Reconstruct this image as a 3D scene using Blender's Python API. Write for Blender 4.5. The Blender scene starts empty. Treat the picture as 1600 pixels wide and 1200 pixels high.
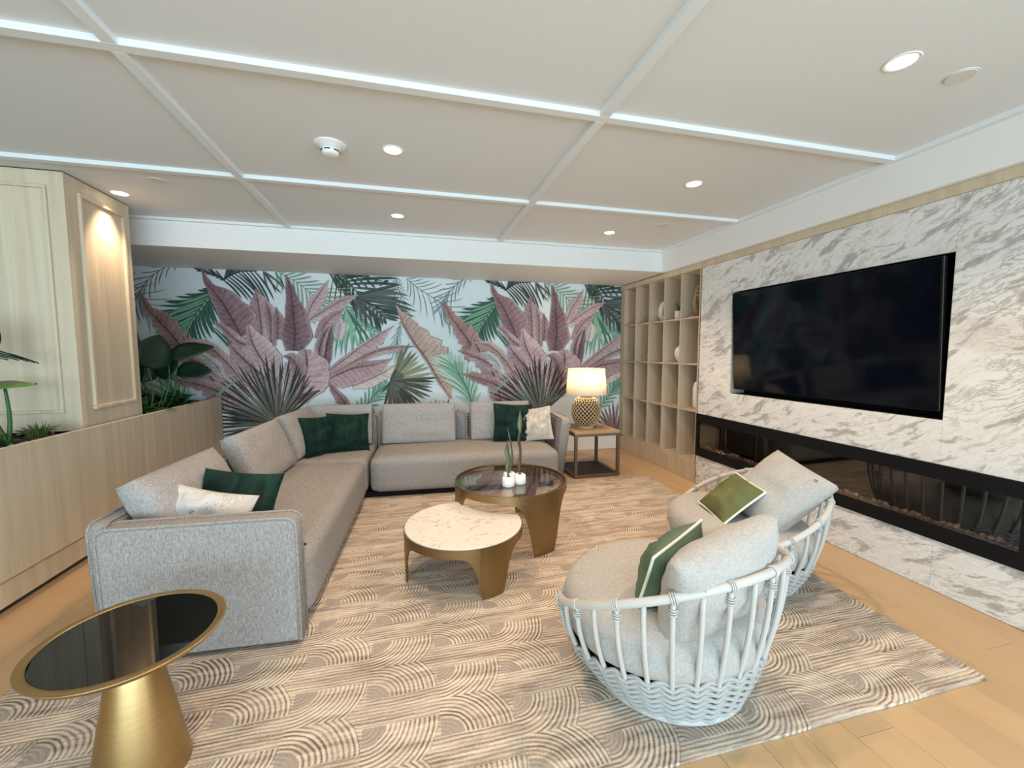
import bpy, bmesh, math, random
from mathutils import Vector, Matrix, noise as mnoise
from math import pi, sin, cos, sqrt, radians, atan2

random.seed(7)
SC = bpy.context.scene
COL = SC.collection

# ------------------------------------------------------------------ camera
R = Matrix(((0.969959893, 0.0194619715, -0.242485130),
            (-0.243263803, 0.0746207985, -0.967085549),
            (-0.000726957382, 0.997022050, 0.0771135749)))
CAMZ = 1.5
cam_d = bpy.data.cameras.new('camera')
cam_d.sensor_width = 36.0
cam_d.lens = 648.0 / 1600.0 * 36.0
cam_d.clip_start = 0.05
cam = bpy.data.objects.new('camera', cam_d)
COL.objects.link(cam)
cam.matrix_world = Matrix.Translation((0, 0, CAMZ)) @ R.to_4x4()
SC.camera = cam

# ------------------------------------------------------------------ view, world, main lights
SC.view_settings.view_transform = 'Standard'
SC.view_settings.look = 'None'
SC.view_settings.gamma = 1.0
SC.view_settings.use_curve_mapping = False
SC.view_settings.exposure = 0.0
SC.display_settings.display_device = 'sRGB'

w = bpy.data.worlds.new('world')
SC.world = w
w.use_nodes = True
bg = w.node_tree.nodes['Background']
bg.inputs[0].default_value = (0.72, 0.86, 1.0, 1)
bg.inputs[1].default_value = 1.0


def area(name, loc, rot, sx, sy, power, color):
    d = bpy.data.lights.new(name, 'AREA')
    d.shape = 'RECTANGLE'
    d.size = sx
    d.size_y = sy
    d.energy = power
    d.color = color
    o = bpy.data.objects.new(name, d)
    o.location = loc
    o.rotation_euler = rot
    COL.objects.link(o)
    return o


# daylight through the glazed front behind the camera
area('window_daylight', (-0.6, -4.93, 1.30), (radians(90), 0, 0), 7.2, 2.3, 430, (0.62, 0.87, 1.0))
# added fill light, unseen on the right behind the camera, brightens the planter
area('side_fill', (3.66, -2.85, 1.30), (radians(90), 0, radians(90)), 3.6, 2.2, 120, (0.76, 0.90, 1.0))

LIGHTS = [(-0.066, 2.80), (-0.067, 4.10), (2.115, 2.80), (2.10, 4.12), (2.115, 1.44), (-0.066, 1.44), (-2.195, 4.06)]
SPOT_E = 72
SPOT_C = (1.0, 0.73, 0.50)
ZC = 2.76      # ceiling
ZS = 2.50      # soffit

# ------------------------------------------------------------------ helpers


def link(o):
    COL.objects.link(o)
    return o


def empty(name, loc=(0, 0, 0), rz=0.0, label=None, cat=None, group=None, parent=None):
    o = bpy.data.objects.new(name, None)
    o.empty_display_size = 0.05
    o.location = loc
    o.rotation_euler = (0, 0, rz)
    link(o)
    if parent:
        o.parent = parent
    tag(o, label, cat, group)
    return o


def tag(o, label=None, cat=None, group=None, kind=None):
    if label:
        o['label'] = label
    if cat:
        o['category'] = cat
    if group:
        o['group'] = group
    if kind:
        o['kind'] = kind
    return o


class MB:
    """collects geometry for one mesh"""

    def __init__(self):
        self.v = []
        self.f = []
        self.uv = None
        self.col = None

    def add(self, verts, faces):
        n = len(self.v)
        self.v.extend([tuple(p) for p in verts])
        self.f.extend([tuple(i + n for i in fc) for fc in faces])

    def box(self, x0, x1, y0, y1, z0, z1, M=None):
        vs = [Vector(p) for p in ((x0, y0, z0), (x1, y0, z0), (x1, y1, z0), (x0, y1, z0),
                                  (x0, y0, z1), (x1, y0, z1), (x1, y1, z1), (x0, y1, z1))]
        if M:
            vs = [M @ p for p in vs]
        self.add(vs, [(0, 3, 2, 1), (4, 5, 6, 7), (0, 1, 5, 4), (1, 2, 6, 5), (2, 3, 7, 6), (3, 0, 4, 7)])
        return self

    def tube(self, pts, r, n=8, closed=False, cap=True, flat=1.0):
        pts = [Vector(p) for p in pts]
        m = len(pts)
        rs = r if isinstance(r, (list, tuple)) else [r] * m
        vs = []
        prev = None
        for i, p in enumerate(pts):
            if closed:
                t = pts[(i + 1) % m] - pts[i - 1]
            else:
                t = pts[min(i + 1, m - 1)] - pts[max(i - 1, 0)]
            if t.length < 1e-9:
                t = Vector((0, 0, 1))
            t.normalize()
            if prev is None:
                a = Vector((0, 0, 1)) if abs(t.z) < 0.9 else Vector((1, 0, 0))
                u = (a - t * a.dot(t)).normalized()
            else:
                u = (prev - t * prev.dot(t))
                if u.length < 1e-6:
                    u = t.orthogonal()
                u.normalize()
            prev = u
            w_ = t.cross(u)
            for k in range(n):
                a = 2 * pi * k / n
                vs.append(p + u * cos(a) * rs[i] * flat + w_ * sin(a) * rs[i])
        fs = []
        segs = m if closed else m - 1
        for i in range(segs):
            j = (i + 1) % m
            for k in range(n):
                l = (k + 1) % n
                fs.append((i * n + k, i * n + l, j * n + l, j * n + k))
        if not closed and cap:
            fs.append(tuple(range(n - 1, -1, -1)))
            fs.append(tuple((m - 1) * n + k for k in range(n)))
        self.add(vs, fs)
        return self

    def lathe(self, prof, n=32, c=(0, 0, 0), sx=1.0, sy=1.0):
        vs = []
        for (r, z) in prof:
            for k in range(n):
                a = 2 * pi * k / n
                vs.append((c[0] + r * cos(a) * sx, c[1] + r * sin(a) * sy, c[2] + z))
        fs = []
        m = len(prof)
        for i in range(m - 1):
            for k in range(n):
                l = (k + 1) % n
                fs.append((i * n + k, i * n + l, (i + 1) * n + l, (i + 1) * n + k))
        closed = prof[0] == prof[-1]
        if prof[0][0] > 1e-4 and not closed:
            fs.append(tuple(range(n - 1, -1, -1)))
        if prof[-1][0] > 1e-4 and not closed:
            fs.append(tuple((m - 1) * n + k for k in range(n)))
        self.add(vs, fs)
        return self

    def build(self, name, mat, parent=None, smooth=False, bevel=0.0, segs=2, loc=None, sub=0, weld=False):
        me = bpy.data.meshes.new(name)
        me.from_pydata(self.v, [], self.f)
        if weld:
            bm = bmesh.new()
            bm.from_mesh(me)
            bmesh.ops.remove_doubles(bm, verts=bm.verts, dist=1e-5)
            bm.to_mesh(me)
            bm.free()
        me.materials.append(mat)
        if smooth:
            for p in me.polygons:
                p.use_smooth = True
        o = bpy.data.objects.new(name, me)
        link(o)
        if parent:
            o.parent = parent
        if loc:
            o.location = loc
        if bevel > 0:
            b = o.modifiers.new('bevel', 'BEVEL')
            b.width = bevel
            b.segments = segs
            b.limit_method = 'ANGLE'
            b.angle_limit = radians(35)
            if segs > 2:
                for p in me.polygons:
                    p.use_smooth = True
                b.harden_normals = False
        if sub:
            s = o.modifiers.new('sub', 'SUBSURF')
            s.levels = sub
            s.render_levels = sub
        return o


def smooth_curve(pts, n):
    """Catmull-Rom through the points, n samples"""
    P = [Vector(p) for p in pts]
    P = [P[0] * 2 - P[1]] + P + [P[-1] * 2 - P[-2]]
    out = []
    segs = len(P) - 3
    for i in range(n):
        t = i / (n - 1) * segs
        k = min(int(t), segs - 1)
        t -= k
        a, b, c, d = P[k:k + 4]
        out.append(0.5 * ((2 * b) + (c - a) * t + (2 * a - 5 * b + 4 * c - d) * t * t + (3 * b - a - 3 * c + d) * t ** 3))
    return out


def lerp_list(vals, n):
    out = []
    m = len(vals) - 1
    for i in range(n):
        t = i / (n - 1) * m
        k = min(int(t), m - 1)
        t -= k
        t = t * t * (3 - 2 * t)
        out.append(vals[k] * (1 - t) + vals[k + 1] * t)
    return out

# ------------------------------------------------------------------ node helpers


class NT:
    def __init__(self, name):
        self.m = bpy.data.materials.new(name)
        self.m.use_nodes = True
        self.t = self.m.node_tree
        self.b = self.t.nodes['Principled BSDF']
        self.out = self.t.nodes['Material Output']

    def n(self, typ, **kw):
        nd = self.t.nodes.new(typ)
        for k, v in kw.items():
            setattr(nd, k, v)
        return nd

    def l(self, a, b):
        self.t.links.new(a, b)

    def coord(self, kind='Object'):
        return self.n('ShaderNodeTexCoord').outputs[kind]

    def mapping(self, src, scale=(1, 1, 1), rot=(0, 0, 0), loc=(0, 0, 0)):
        m = self.n('ShaderNodeMapping')
        self.l(src, m.inputs[0])
        m.inputs['Scale'].default_value = scale
        m.inputs['Rotation'].default_value = rot
        m.inputs['Location'].default_value = loc
        return m.outputs[0]

    def noise(self, vec, scale=5, detail=4, rough=0.5, dist=0.0):
        nd = self.n('ShaderNodeTexNoise')
        if vec is not None:
            self.l(vec, nd.inputs['Vector'])
        nd.inputs['Scale'].default_value = scale
        nd.inputs['Detail'].default_value = detail
        nd.inputs['Roughness'].default_value = rough
        nd.inputs['Distortion'].default_value = dist
        return nd.outputs['Fac']

    def ramp(self, fac, stops, interp='LINEAR'):
        r = self.n('ShaderNodeValToRGB')
        r.color_ramp.interpolation = interp
        el = r.color_ramp.elements
        while len(el) < len(stops):
            el.new(0.5)
        for e, (p, c) in zip(el, stops):
            e.position = p
            if not isinstance(c, (tuple, list)):
                c = (c, c, c)
            e.color = (c[0], c[1], c[2], 1)
        self.l(fac, r.inputs[0])
        return r.outputs[0]

    def mix(self, fac, a, b, mode='MIX'):
        m = self.n('ShaderNodeMix', data_type='RGBA', blend_type=mode)
        for src, i in ((fac, 0), (a, 6), (b, 7)):
            if hasattr(src, 'links'):
                self.l(src, m.inputs[i])
            elif i == 0:
                m.inputs[0].default_value = src
            else:
                m.inputs[i].default_value = (src[0], src[1], src[2], 1)
        return m.outputs[2]

    def bump(self, h, strength=0.3, dist=0.01):
        b = self.n('ShaderNodeBump')
        b.inputs['Strength'].default_value = strength
        b.inputs['Distance'].default_value = dist
        self.l(h, b.inputs['Height'])
        self.l(b.outputs[0], self.b.inputs['Normal'])

    def base(self, c):
        if hasattr(c, 'links'):
            self.l(c, self.b.inputs['Base Color'])
        else:
            self.b.inputs['Base Color'].default_value = (c[0], c[1], c[2], 1)

    def set(self, rough=0.5, metal=0.0, spec=0.5, **kw):
        self.b.inputs['Roughness'].default_value = rough
        self.b.inputs['Metallic'].default_value = metal
        self.b.inputs['Specular IOR Level'].default_value = spec
        for k, v in kw.items():
            self.b.inputs[k].default_value = v


class X:
    """tiny expression builder on math nodes"""

    def __init__(self, nt, s):
        self.nt = nt
        self.s = s

    def op(self, name, *others):
        m = self.nt.n('ShaderNodeMath', operation=name)
        for i, o in enumerate((self,) + others):
            if isinstance(o, X):
                self.nt.l(o.s, m.inputs[i])
            else:
                m.inputs[i].default_value = float(o)
        return X(self.nt, m.outputs[0])

    def __add__(self, o): return self.op('ADD', o)
    def __sub__(self, o): return self.op('SUBTRACT', o)
    def __mul__(self, o): return self.op('MULTIPLY', o)
    def __truediv__(self, o): return self.op('DIVIDE', o)
    def neg(self): return self.op('MULTIPLY', -1.0)
    def floor(self): return self.op('FLOOR')
    def mod(self, o): return self.op('FLOORED_MODULO', o)
    def sqrt(self): return self.op('SQRT')
    def cos(self): return self.op('COSINE')
    def abs(self): return self.op('ABSOLUTE')
    def gt(self, o): return self.op('GREATER_THAN', o)
    def lt(self, o): return self.op('LESS_THAN', o)
    def pow(self, o): return self.op('POWER', o)
    def min(self, o): return self.op('MINIMUM', o)
    def max(self, o): return self.op('MAXIMUM', o)


def sel(c, a, b):
    """c ? a : b  with c in {0,1}"""
    return (a * c) + (b * (c * -1.0 + 1.0))


def simple(name, col, rough=0.5, metal=0.0, spec=0.5, bump=0.0, bscale=200, var=0.0):
    nt = NT(name)
    if var > 0:
        nz = nt.noise(nt.coord(), 6, 4)
        c2 = tuple(min(1, c * (1 + var)) for c in col)
        c1 = tuple(c * (1 - var) for c in col)
        nt.base(nt.ramp(nz, [(0.3, c1), (0.7, c2)]))
    else:
        nt.base(col)
    nt.set(rough, metal, spec)
    if bump > 0:
        nt.bump(nt.noise(nt.coord(), bscale, 2), bump, 0.002)
    return nt.m

# ------------------------------------------------------------------ materials


def wood_mat(name, dark, light, axis='z', rough=0.5, scale=1.0, rnd=True, contrast=1.0):
    nt = NT(name)
    co = nt.coord('Object')
    if rnd:
        oi = nt.n('ShaderNodeObjectInfo').outputs['Random']
        va = nt.n('ShaderNodeVectorMath', operation='ADD')
        cb = nt.n('ShaderNodeCombineXYZ')
        mu = nt.n('ShaderNodeMath', operation='MULTIPLY')
        nt.l(oi, mu.inputs[0])
        mu.inputs[1].default_value = 37.0
        for i in range(3):
            nt.l(mu.outputs[0], cb.inputs[i])
        nt.l(co, va.inputs[0])
        nt.l(cb.outputs[0], va.inputs[1])
        co = va.outputs[0]
    s = {'z': (14, 14, 0.6), 'y': (14, 0.6, 14), 'x': (0.6, 14, 14)}[axis]
    s = tuple(k * scale for k in s)
    v1 = nt.mapping(co, s)
    n1 = nt.noise(v1, 1.0, 5, 0.55, 0.6)
    n2 = nt.noise(nt.mapping(co, tuple(k * 6 for k in s)), 1.0, 3, 0.6)
    f = X(nt, n1) * 0.75 + X(nt, n2) * 0.25
    d = 0.2 / contrast
    c = nt.ramp(f.s, [(0.5 - d, dark), (0.5 + d, light)])
    if rnd:
        tone = nt.n('ShaderNodeMapRange')
        nt.l(oi, tone.inputs[0])
        tone.inputs[3].default_value = 0.94
        tone.inputs[4].default_value = 1.05
        c = nt.mix(1.0, c, nt.n('ShaderNodeCombineColor').outputs[0], 'MULTIPLY') if False else c
        hs = nt.n('ShaderNodeHueSaturation')
        nt.l(c, hs.inputs['Color'])
        nt.l(tone.outputs[0], hs.inputs['Value'])
        c = hs.outputs[0]
    nt.base(c)
    nt.set(rough, 0, 0.4)
    nt.bump(f.s, 0.08, 0.002)
    return nt.m


M_ASH = wood_mat('ash_veneer', (0.55, 0.445, 0.315), (0.72, 0.61, 0.455), 'z', 0.5, 0.8, contrast=1.1)
M_SHELF = wood_mat('shelf_veneer', (0.47, 0.37, 0.26), (0.62, 0.51, 0.38), 'z', 0.5, 1.0)
M_FLOOR = wood_mat('oak_plank', (0.52, 0.335, 0.175), (0.59, 0.395, 0.22), 'y', 0.34, 0.7, contrast=0.7)
M_TABLEWOOD = wood_mat('table_oak', (0.30, 0.19, 0.10), (0.48, 0.33, 0.19), 'x', 0.45, 1.0)
M_CEIL = simple('ceiling_daylight_tint', (0.76, 0.79, 0.81), 0.7, spec=0.25)  # white ceiling, with the cool cast of daylight mixed into its colour
M_BATTEN = simple('batten_daylight_tint', (0.79, 0.83, 0.85), 0.6, spec=0.25)  # same daylight cast put into the white of the battens
M_WHITE = simple('white_paint', (0.84, 0.84, 0.83), 0.5, spec=0.3)
M_DARKGAP = simple('dark_plinth', (0.06, 0.05, 0.04), 0.7)
M_BRASS = None


def brushed(name, c1, c2, rough=0.32, axis='z'):
    nt = NT(name)
    s = {'z': (3, 3, 120), 'x': (3, 120, 120)}[axis]
    n1 = nt.noise(nt.mapping(nt.coord(), s), 1, 3)
    nt.base(nt.ramp(n1, [(0.3, c1), (0.7, c2)]))
    nt.set(rough, 1.0)
    nt.bump(n1, 0.015, 0.0005)
    return nt.m


M_BRASS = brushed('brushed_brass', (0.42, 0.285, 0.125), (0.47, 0.325, 0.15), 0.38)
M_BRONZE = brushed('bronze_metal', (0.27, 0.185, 0.085), (0.30, 0.21, 0.10), 0.40)
M_BLACK = simple('black_metal', (0.006, 0.006, 0.008), 0.5, spec=0.2)
M_BLACKMATT = simple('black_matt', (0.006, 0.006, 0.007), 0.8, spec=0.2)
M_SCREEN = simple('tv_screen', (0.002, 0.003, 0.007), 0.07, spec=0.3)
M_SILVER = simple('silver_edge', (0.5, 0.5, 0.55), 0.3, 1.0)
M_PLASTIC = simple('white_plastic', (0.85, 0.86, 0.87), 0.35)
M_CERAMIC = simple('white_ceramic', (0.85, 0.84, 0.82), 0.4)
M_CORD = simple('chair_frame_paint', (0.53, 0.515, 0.49), 0.5)
M_ROPE = simple('woven_cord', (0.42, 0.415, 0.405), 0.75, bump=0.2)
M_SOIL = simple('dark_soil', (0.03, 0.022, 0.016), 0.95, bump=0.6, bscale=60, var=0.4)
M_PIPE = simple('cream_piping', (0.80, 0.80, 0.70), 0.8)


def fabric(name, c1, c2, scale=1.0, bump=0.35, rough=0.95, sheen=0.0, cloud=0.0):
    nt = NT(name)
    co = nt.coord('Object')
    a = nt.noise(nt.mapping(co, (190 * scale, 190 * scale, 30 * scale)), 1, 2, 0.7)
    b = nt.noise(nt.mapping(co, (40 * scale, 40 * scale, 260 * scale)), 1, 2, 0.7)
    f = X(nt, a) * 0.62 + X(nt, b) * 0.38
    c = nt.ramp(f.s, [(0.36, c1), (0.64, c2)])
    if cloud:
        cl = nt.noise(co, 7, 3, 0.6, 1.0)
        c = nt.mix(nt.ramp(cl, [(0.4, 0.0), (0.7, cloud)]), c, (1, 1, 1))
    nt.base(c)
    nt.set(rough, 0, 0.2)
    if sheen:
        nt.b.inputs['Sheen Weight'].default_value = sheen
        nt.b.inputs['Sheen Roughness'].default_value = 0.35
    nt.bump(f.s, bump, 0.003)
    return nt.m


M_SOFA = fabric('sofa_fabric', (0.20, 0.183, 0.172), (0.42, 0.39, 0.368), 1.35)
M_SOFACUSH = fabric('cushion_fabric', (0.24, 0.225, 0.215), (0.46, 0.435, 0.42), 1.35)
M_CHAIRFAB = fabric('chair_fabric', (0.34, 0.325, 0.31), (0.52, 0.50, 0.475), 1.6)


def velvet(name, dark, light, stretch=(5, 5, 1.5)):
    nt = NT(name)
    co = nt.coord('Object')
    n1 = nt.noise(nt.mapping(co, stretch), 2.2, 4, 0.55, 1.2)
    nt.base(nt.ramp(n1, [(0.38, dark), (0.55, tuple((a + b) / 2 for a, b in zip(dark, light))), (0.72, light)]))
    nt.set(0.75, 0, 0.25)
    nt.b.inputs['Sheen Weight'].default_value = 0.15
    nt.b.inputs['Sheen Roughness'].default_value = 0.3
    nt.b.inputs['Sheen Tint'].default_value = (0.3, 0.8, 0.6, 1)
    nt.bump(n1, 0.25, 0.02)
    return nt.m


M_VELVET = velvet('emerald_velvet', (0.001, 0.012, 0.009), (0.004, 0.042, 0.028))
M_OLIVE = simple('olive_velvet', (0.13, 0.14, 0.055), 0.8, var=0.25, spec=0.2)
M_SAGE = simple('sage_satin', (0.085, 0.14, 0.085), 0.55, var=0.2, spec=0.4)
M_CREAM = fabric('cream_fabric', (0.58, 0.51, 0.43), (0.76, 0.69, 0.60), 1.0, 0.4)


def scroll_mat():
    nt = NT('scroll_patterned_fabric')
    co = nt.coord('Object')
    wv = nt.n('ShaderNodeTexWave', wave_type='RINGS')
    nt.l(nt.mapping(co, (1, 1, 1), loc=(0.05, 0, -0.1)), wv.inputs[0])
    wv.inputs['Scale'].default_value = 11
    wv.inputs['Distortion'].default_value = 7
    wv.inputs['Detail'].default_value = 1.0
    wv.inputs['Detail Scale'].default_value = 1.4
    c = nt.ramp(wv.outputs['Fac'], [(0.0, (0.62, 0.59, 0.56)), (0.50, (0.62, 0.59, 0.56)), (0.62, (0.26, 0.21, 0.17)), (0.74, (0.70, 0.68, 0.65)), (1.0, (0.56, 0.51, 0.47))])
    sp = nt.n('ShaderNodeSeparateXYZ')
    nt.l(co, sp.inputs[0])
    k = (X(nt, sp.outputs[0]).abs() * 0.9 - X(nt, sp.outputs[2]) - 0.02).lt(0.0)
    nt.base(nt.mix(k.s, (0.62, 0.61, 0.595), c))
    nt.set(0.85, 0, 0.2)
    nt.bump(wv.outputs['Fac'], 0.15, 0.004)
    return nt.m


M_SCROLL = scroll_mat()


def marble_mat():
    nt = NT('streaked_marble')
    co = nt.coord('Object')
    # wall runs along y; streaks rise towards -y
    m = nt.mapping(co, (1, 1, 1), rot=(radians(24), 0, 0))
    warp = nt.noise(m, 1.6, 3, 0.5)
    wx = nt.n('ShaderNodeCombineXYZ')
    wv = (X(nt, warp) - 0.5) * 0.35
    nt.l(wv.s, wx.inputs[2])
    add = nt.n('ShaderNodeVectorMath', operation='ADD')
    nt.l(m, add.inputs[0])
    nt.l(wx.outputs[0], add.inputs[1])
    st = nt.mapping(add.outputs[0], (2.2, 2.6, 9.5))
    n1 = nt.noise(st, 1.6, 9, 0.66, 0.25)
    n2 = nt.noise(nt.mapping(add.outputs[0], (3.0, 3.6, 13), loc=(3, 3, 3)), 1.8, 8, 0.64, 0.4)
    ridge = (X(nt, n2) - 0.5).abs()
    vein = nt.ramp(ridge.s, [(0.0, 1.0), (0.014, 0.8), (0.045, 0.0)])
    vmask = nt.ramp(nt.noise(co, 1.8, 2), [(0.40, 0.25), (0.58, 1.0)])
    vv = X(nt, vein) * X(nt, vmask)
    patch = nt.ramp(n1, [(0.36, (0.62, 0.605, 0.59)), (0.39, (0.80, 0.79, 0.77)), (0.545, (0.79, 0.78, 0.76)), (0.565, (0.60, 0.58, 0.565)), (0.60, (0.47, 0.45, 0.435)), (0.66, (0.42, 0.40, 0.385)), (0.69, (0.70, 0.68, 0.66))])
    c = nt.mix((vv * 0.7).s, patch, (0.34, 0.31, 0.29))
    bt = nt.noise(nt.mapping(co, (1, 1, 3), loc=(7, 7, 7)), 1.1, 3)
    c = nt.mix(nt.ramp(bt, [(0.6, 0.0), (0.72, 0.35)]), c, (0.55, 0.46, 0.38))
    nt.base(c)
    nt.set(0.22, 0, 0.5)
    return nt.m


M_MARBLE = marble_mat()


def quartz_mat():
    nt = NT('flecked_marble_top')
    co = nt.coord()
    v = nt.n('ShaderNodeTexVoronoi')
    nt.l(nt.mapping(co, (14, 26, 1), rot=(0, 0, 0.3)), v.inputs['Vector'])
    v.inputs['Scale'].default_value = 1.0
    n1 = nt.noise(nt.mapping(co, (10, 16, 1)), 1.6, 4, 0.6, 1.0)
    fleck = nt.ramp(n1, [(0.58, 0.0), (0.66, 0.8)])
    nt.base(nt.mix(fleck, (0.74, 0.69, 0.61), (0.46, 0.38, 0.29)))
    nt.set(0.25, 0, 0.5)
    return nt.m


M_QUARTZ = quartz_mat()


def rug_mat():
    nt = NT('carved_wave_rug')
    co = nt.coord('Object')
    wn = nt.n('ShaderNodeTexNoise')
    nt.l(co, wn.inputs['Vector'])
    wn.inputs['Scale'].default_value = 6
    wn.inputs['Detail'].default_value = 3
    sx = nt.n('ShaderNodeSeparateXYZ')
    nt.l(co, sx.inputs[0])
    sc = nt.n('ShaderNodeSeparateColor')
    nt.l(wn.outputs['Color'], sc.inputs[0])
    x = X(nt, sx.outputs[0]) + (X(nt, sc.outputs[0]) - 0.5) * 0.022
    y = X(nt, sx.outputs[1]) + (X(nt, sc.outputs[1]) - 0.5) * 0.022
    P = 0.25
    L = 0.60
    ry = (y - 1.945 + 25 * P) / P
    j = ry.floor()
    dy1 = (ry - j) * P
    dy2 = (dy1 * -1.0) + P
    x1 = (x - 0.40 + 62 * L + (j + 1.0).mod(2.0) * (L / 2)).mod(L)
    x2 = (x1 + L / 2).mod(L)
    c = x1.lt(L / 2)
    Xc = sel(c, x1, x2)
    d = sel(c, dy1, dy2)
    HC = P * 10 / 14
    RO = P * 15.5 / 14
    t0 = (d * -1.0) + HC
    Xs = Xc * 0.93
    r = (Xs * Xs + t0 * t0).sqrt()
    inarc = r.lt(RO)
    other = d.gt(HC)
    xm = Xc * 1.0
    patch = r.lt(P * 4.6 / 14) * (other * -1.0 + 1.0)
    t = sel(inarc * (other * -1.0 + 1.0), r, dy2)
    s = P / 14
    line = ((t * (2 * pi / s)).cos() * 0.5 + 0.5).pow(0.65)
    wnz = nt.n('ShaderNodeTexWhiteNoise', noise_dimensions='2D')
    cw = nt.n('ShaderNodeCombineXYZ')
    nt.l((t / s + 0.0).floor().s, cw.inputs[0])
    nt.l((j + (x / L).floor() * 7.0).s, cw.inputs[1])
    nt.l(cw.outputs[0], wnz.inputs['Vector'])
    rndl = X(nt, wnz.outputs['Value'])
    big = nt.noise(co, 1.7, 3, 0.6)
    fine = nt.noise(nt.mapping(co, (3.5, 26, 26)), 1.0, 4, 0.65)
    grain = nt.noise(co, 260, 2, 0.6)
    # contrast : strong in the curved parts, soft in the straight ones
    arcs = inarc * (other * -1.0 + 1.0)
    contrast = arcs * 0.24 + 0.34
    contrast = contrast * (rndl * 0.9 + 0.55)
    contrast = contrast * (X(nt, nt.ramp(big, [(0.35, 0.65), (0.65, 1.15)])))
    lv = ((line - 0.62) * contrast + 0.56 + (X(nt, fine) - 0.5) * 1.35 + (X(nt, grain) - 0.5) * 0.7)
    colr = nt.ramp(lv.s, [(0.08, (0.15, 0.115, 0.09)), (0.36, (0.34, 0.27, 0.215)), (0.60, (0.54, 0.445, 0.36)), (0.88, (0.76, 0.65, 0.53))])
    pc = nt.ramp(grain, [(0.3, (0.33, 0.27, 0.23)), (0.7, (0.47, 0.39, 0.33))])
    nt.base(nt.mix(patch.s, colr, pc))
    nt.set(0.95, 0, 0.1)
    nt.bump((line * 0.8 + X(nt, grain) * 0.4).s, 0.5, 0.004)
    return nt.m


M_RUG = rug_mat()


def glass_mat(name, tint=(0.9, 0.9, 0.9), rough=0.0, mixf=0.12, spec=True):
    """thin architectural glass : fresnel mix of a tinted transparent and a glossy"""
    nt = NT(name)
    tr = nt.n('ShaderNodeBsdfTransparent')
    tr.inputs[0].default_value = (*tint, 1)
    gl = nt.n('ShaderNodeBsdfGlossy')
    gl.inputs['Roughness'].default_value = rough
    gl.inputs['Color'].default_value = (1, 1, 1, 1)
    fr = nt.n('ShaderNodeFresnel')
    fr.inputs[0].default_value = 1.5
    gm = nt.n('ShaderNodeNewGeometry')
    ad = (X(nt, fr.outputs[0]) + mixf) * (X(nt, gm.outputs['Backfacing']) * -1.0 + 1.0)
    mx = nt.n('ShaderNodeMixShader')
    nt.l(ad.s, mx.inputs[0])
    nt.l(tr.outputs[0], mx.inputs[1])
    nt.l(gl.outputs[0], mx.inputs[2])
    nt.l(mx.outputs[0], nt.out.inputs[0])
    return nt.m


M_SMOKE = glass_mat('smoked_glass', (0.82, 0.77, 0.70), 0.0, 0.06)
M_FIREGLASS = glass_mat('fireplace_glass', (0.75, 0.68, 0.62), 0.0, 0.05)
M_BLACKGLASS = simple('black_glass', (0.001, 0.0015, 0.0015), 0.02, spec=0.45)
M_CRYSTAL = simple('clear_crystal', (0.55, 0.56, 0.60), 0.05, spec=1.0)
M_CRYSTAL.node_tree.nodes['Principled BSDF'].inputs['Transmission Weight'].default_value = 0.3


def emis(name, col, strength):
    nt = NT(name)
    nt.base((0.8, 0.8, 0.8))
    nt.b.inputs['Emission Color'].default_value = (*col, 1)
    nt.b.inputs['Emission Strength'].default_value = strength
    return nt.m


M_LAMPGLOW = emis('downlight_glow', (1.0, 0.88, 0.68), 6.0)
M_BAFFLE = emis('downlight_baffle', (1.0, 0.84, 0.62), 0.6)


def shade_mat():
    nt = NT('lamp_shade_linen')
    d = nt.n('ShaderNodeBsdfDiffuse')
    d.inputs[0].default_value = (0.85, 0.80, 0.70, 1)
    tl = nt.n('ShaderNodeBsdfTranslucent')
    tl.inputs[0].default_value = (0.96, 0.87, 0.72, 1)
    mx = nt.n('ShaderNodeMixShader')
    mx.inputs[0].default_value = 0.55
    nt.l(d.outputs[0], mx.inputs[1])
    nt.l(tl.outputs[0], mx.inputs[2])
    nt.l(mx.outputs[0], nt.out.inputs[0])
    return nt.m


M_SHADE = shade_mat()
M_LEAF_D = simple('dark_green_leaf', (0.004, 0.026, 0.012), 0.45, var=0.4)
M_LEAF_M = simple('mid_green_leaf', (0.02, 0.085, 0.02), 0.4, var=0.4)
M_LEAF_L = simple('lime_green_leaf', (0.10, 0.20, 0.03), 0.4, var=0.3)
M_STEM = simple('green_stem', (0.03, 0.12, 0.025), 0.5)
M_SANS = simple('mottled_snake_leaf', (0.13, 0.17, 0.10), 0.5, var=0.6)
M_SANSB = simple('brown_mottled_leaf', (0.12, 0.085, 0.04), 0.5, var=0.6)
M_RATTAN = simple('rattan_rope', (0.56, 0.40, 0.23), 0.7, bump=0.3, bscale=90, var=0.2)
M_DARKIN = simple('dark_inner_body', (0.05, 0.03, 0.015), 0.8)
M_GREYLINE = simple('recess_liner', (0.45, 0.38, 0.30), 0.6)
M_PEB = simple('grey_pebble', (0.20, 0.17, 0.14), 0.8, var=0.5)
M_DRIED = simple('dried_palm', (0.42, 0.29, 0.17), 0.8, var=0.2)
M_WALL = simple('wall_paint', (0.72, 0.71, 0.69), 0.7)

# ------------------------------------------------------------------ setting
YB = 5.826
XR = 3.181
XL = -4.62
YF = -5.0

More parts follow.
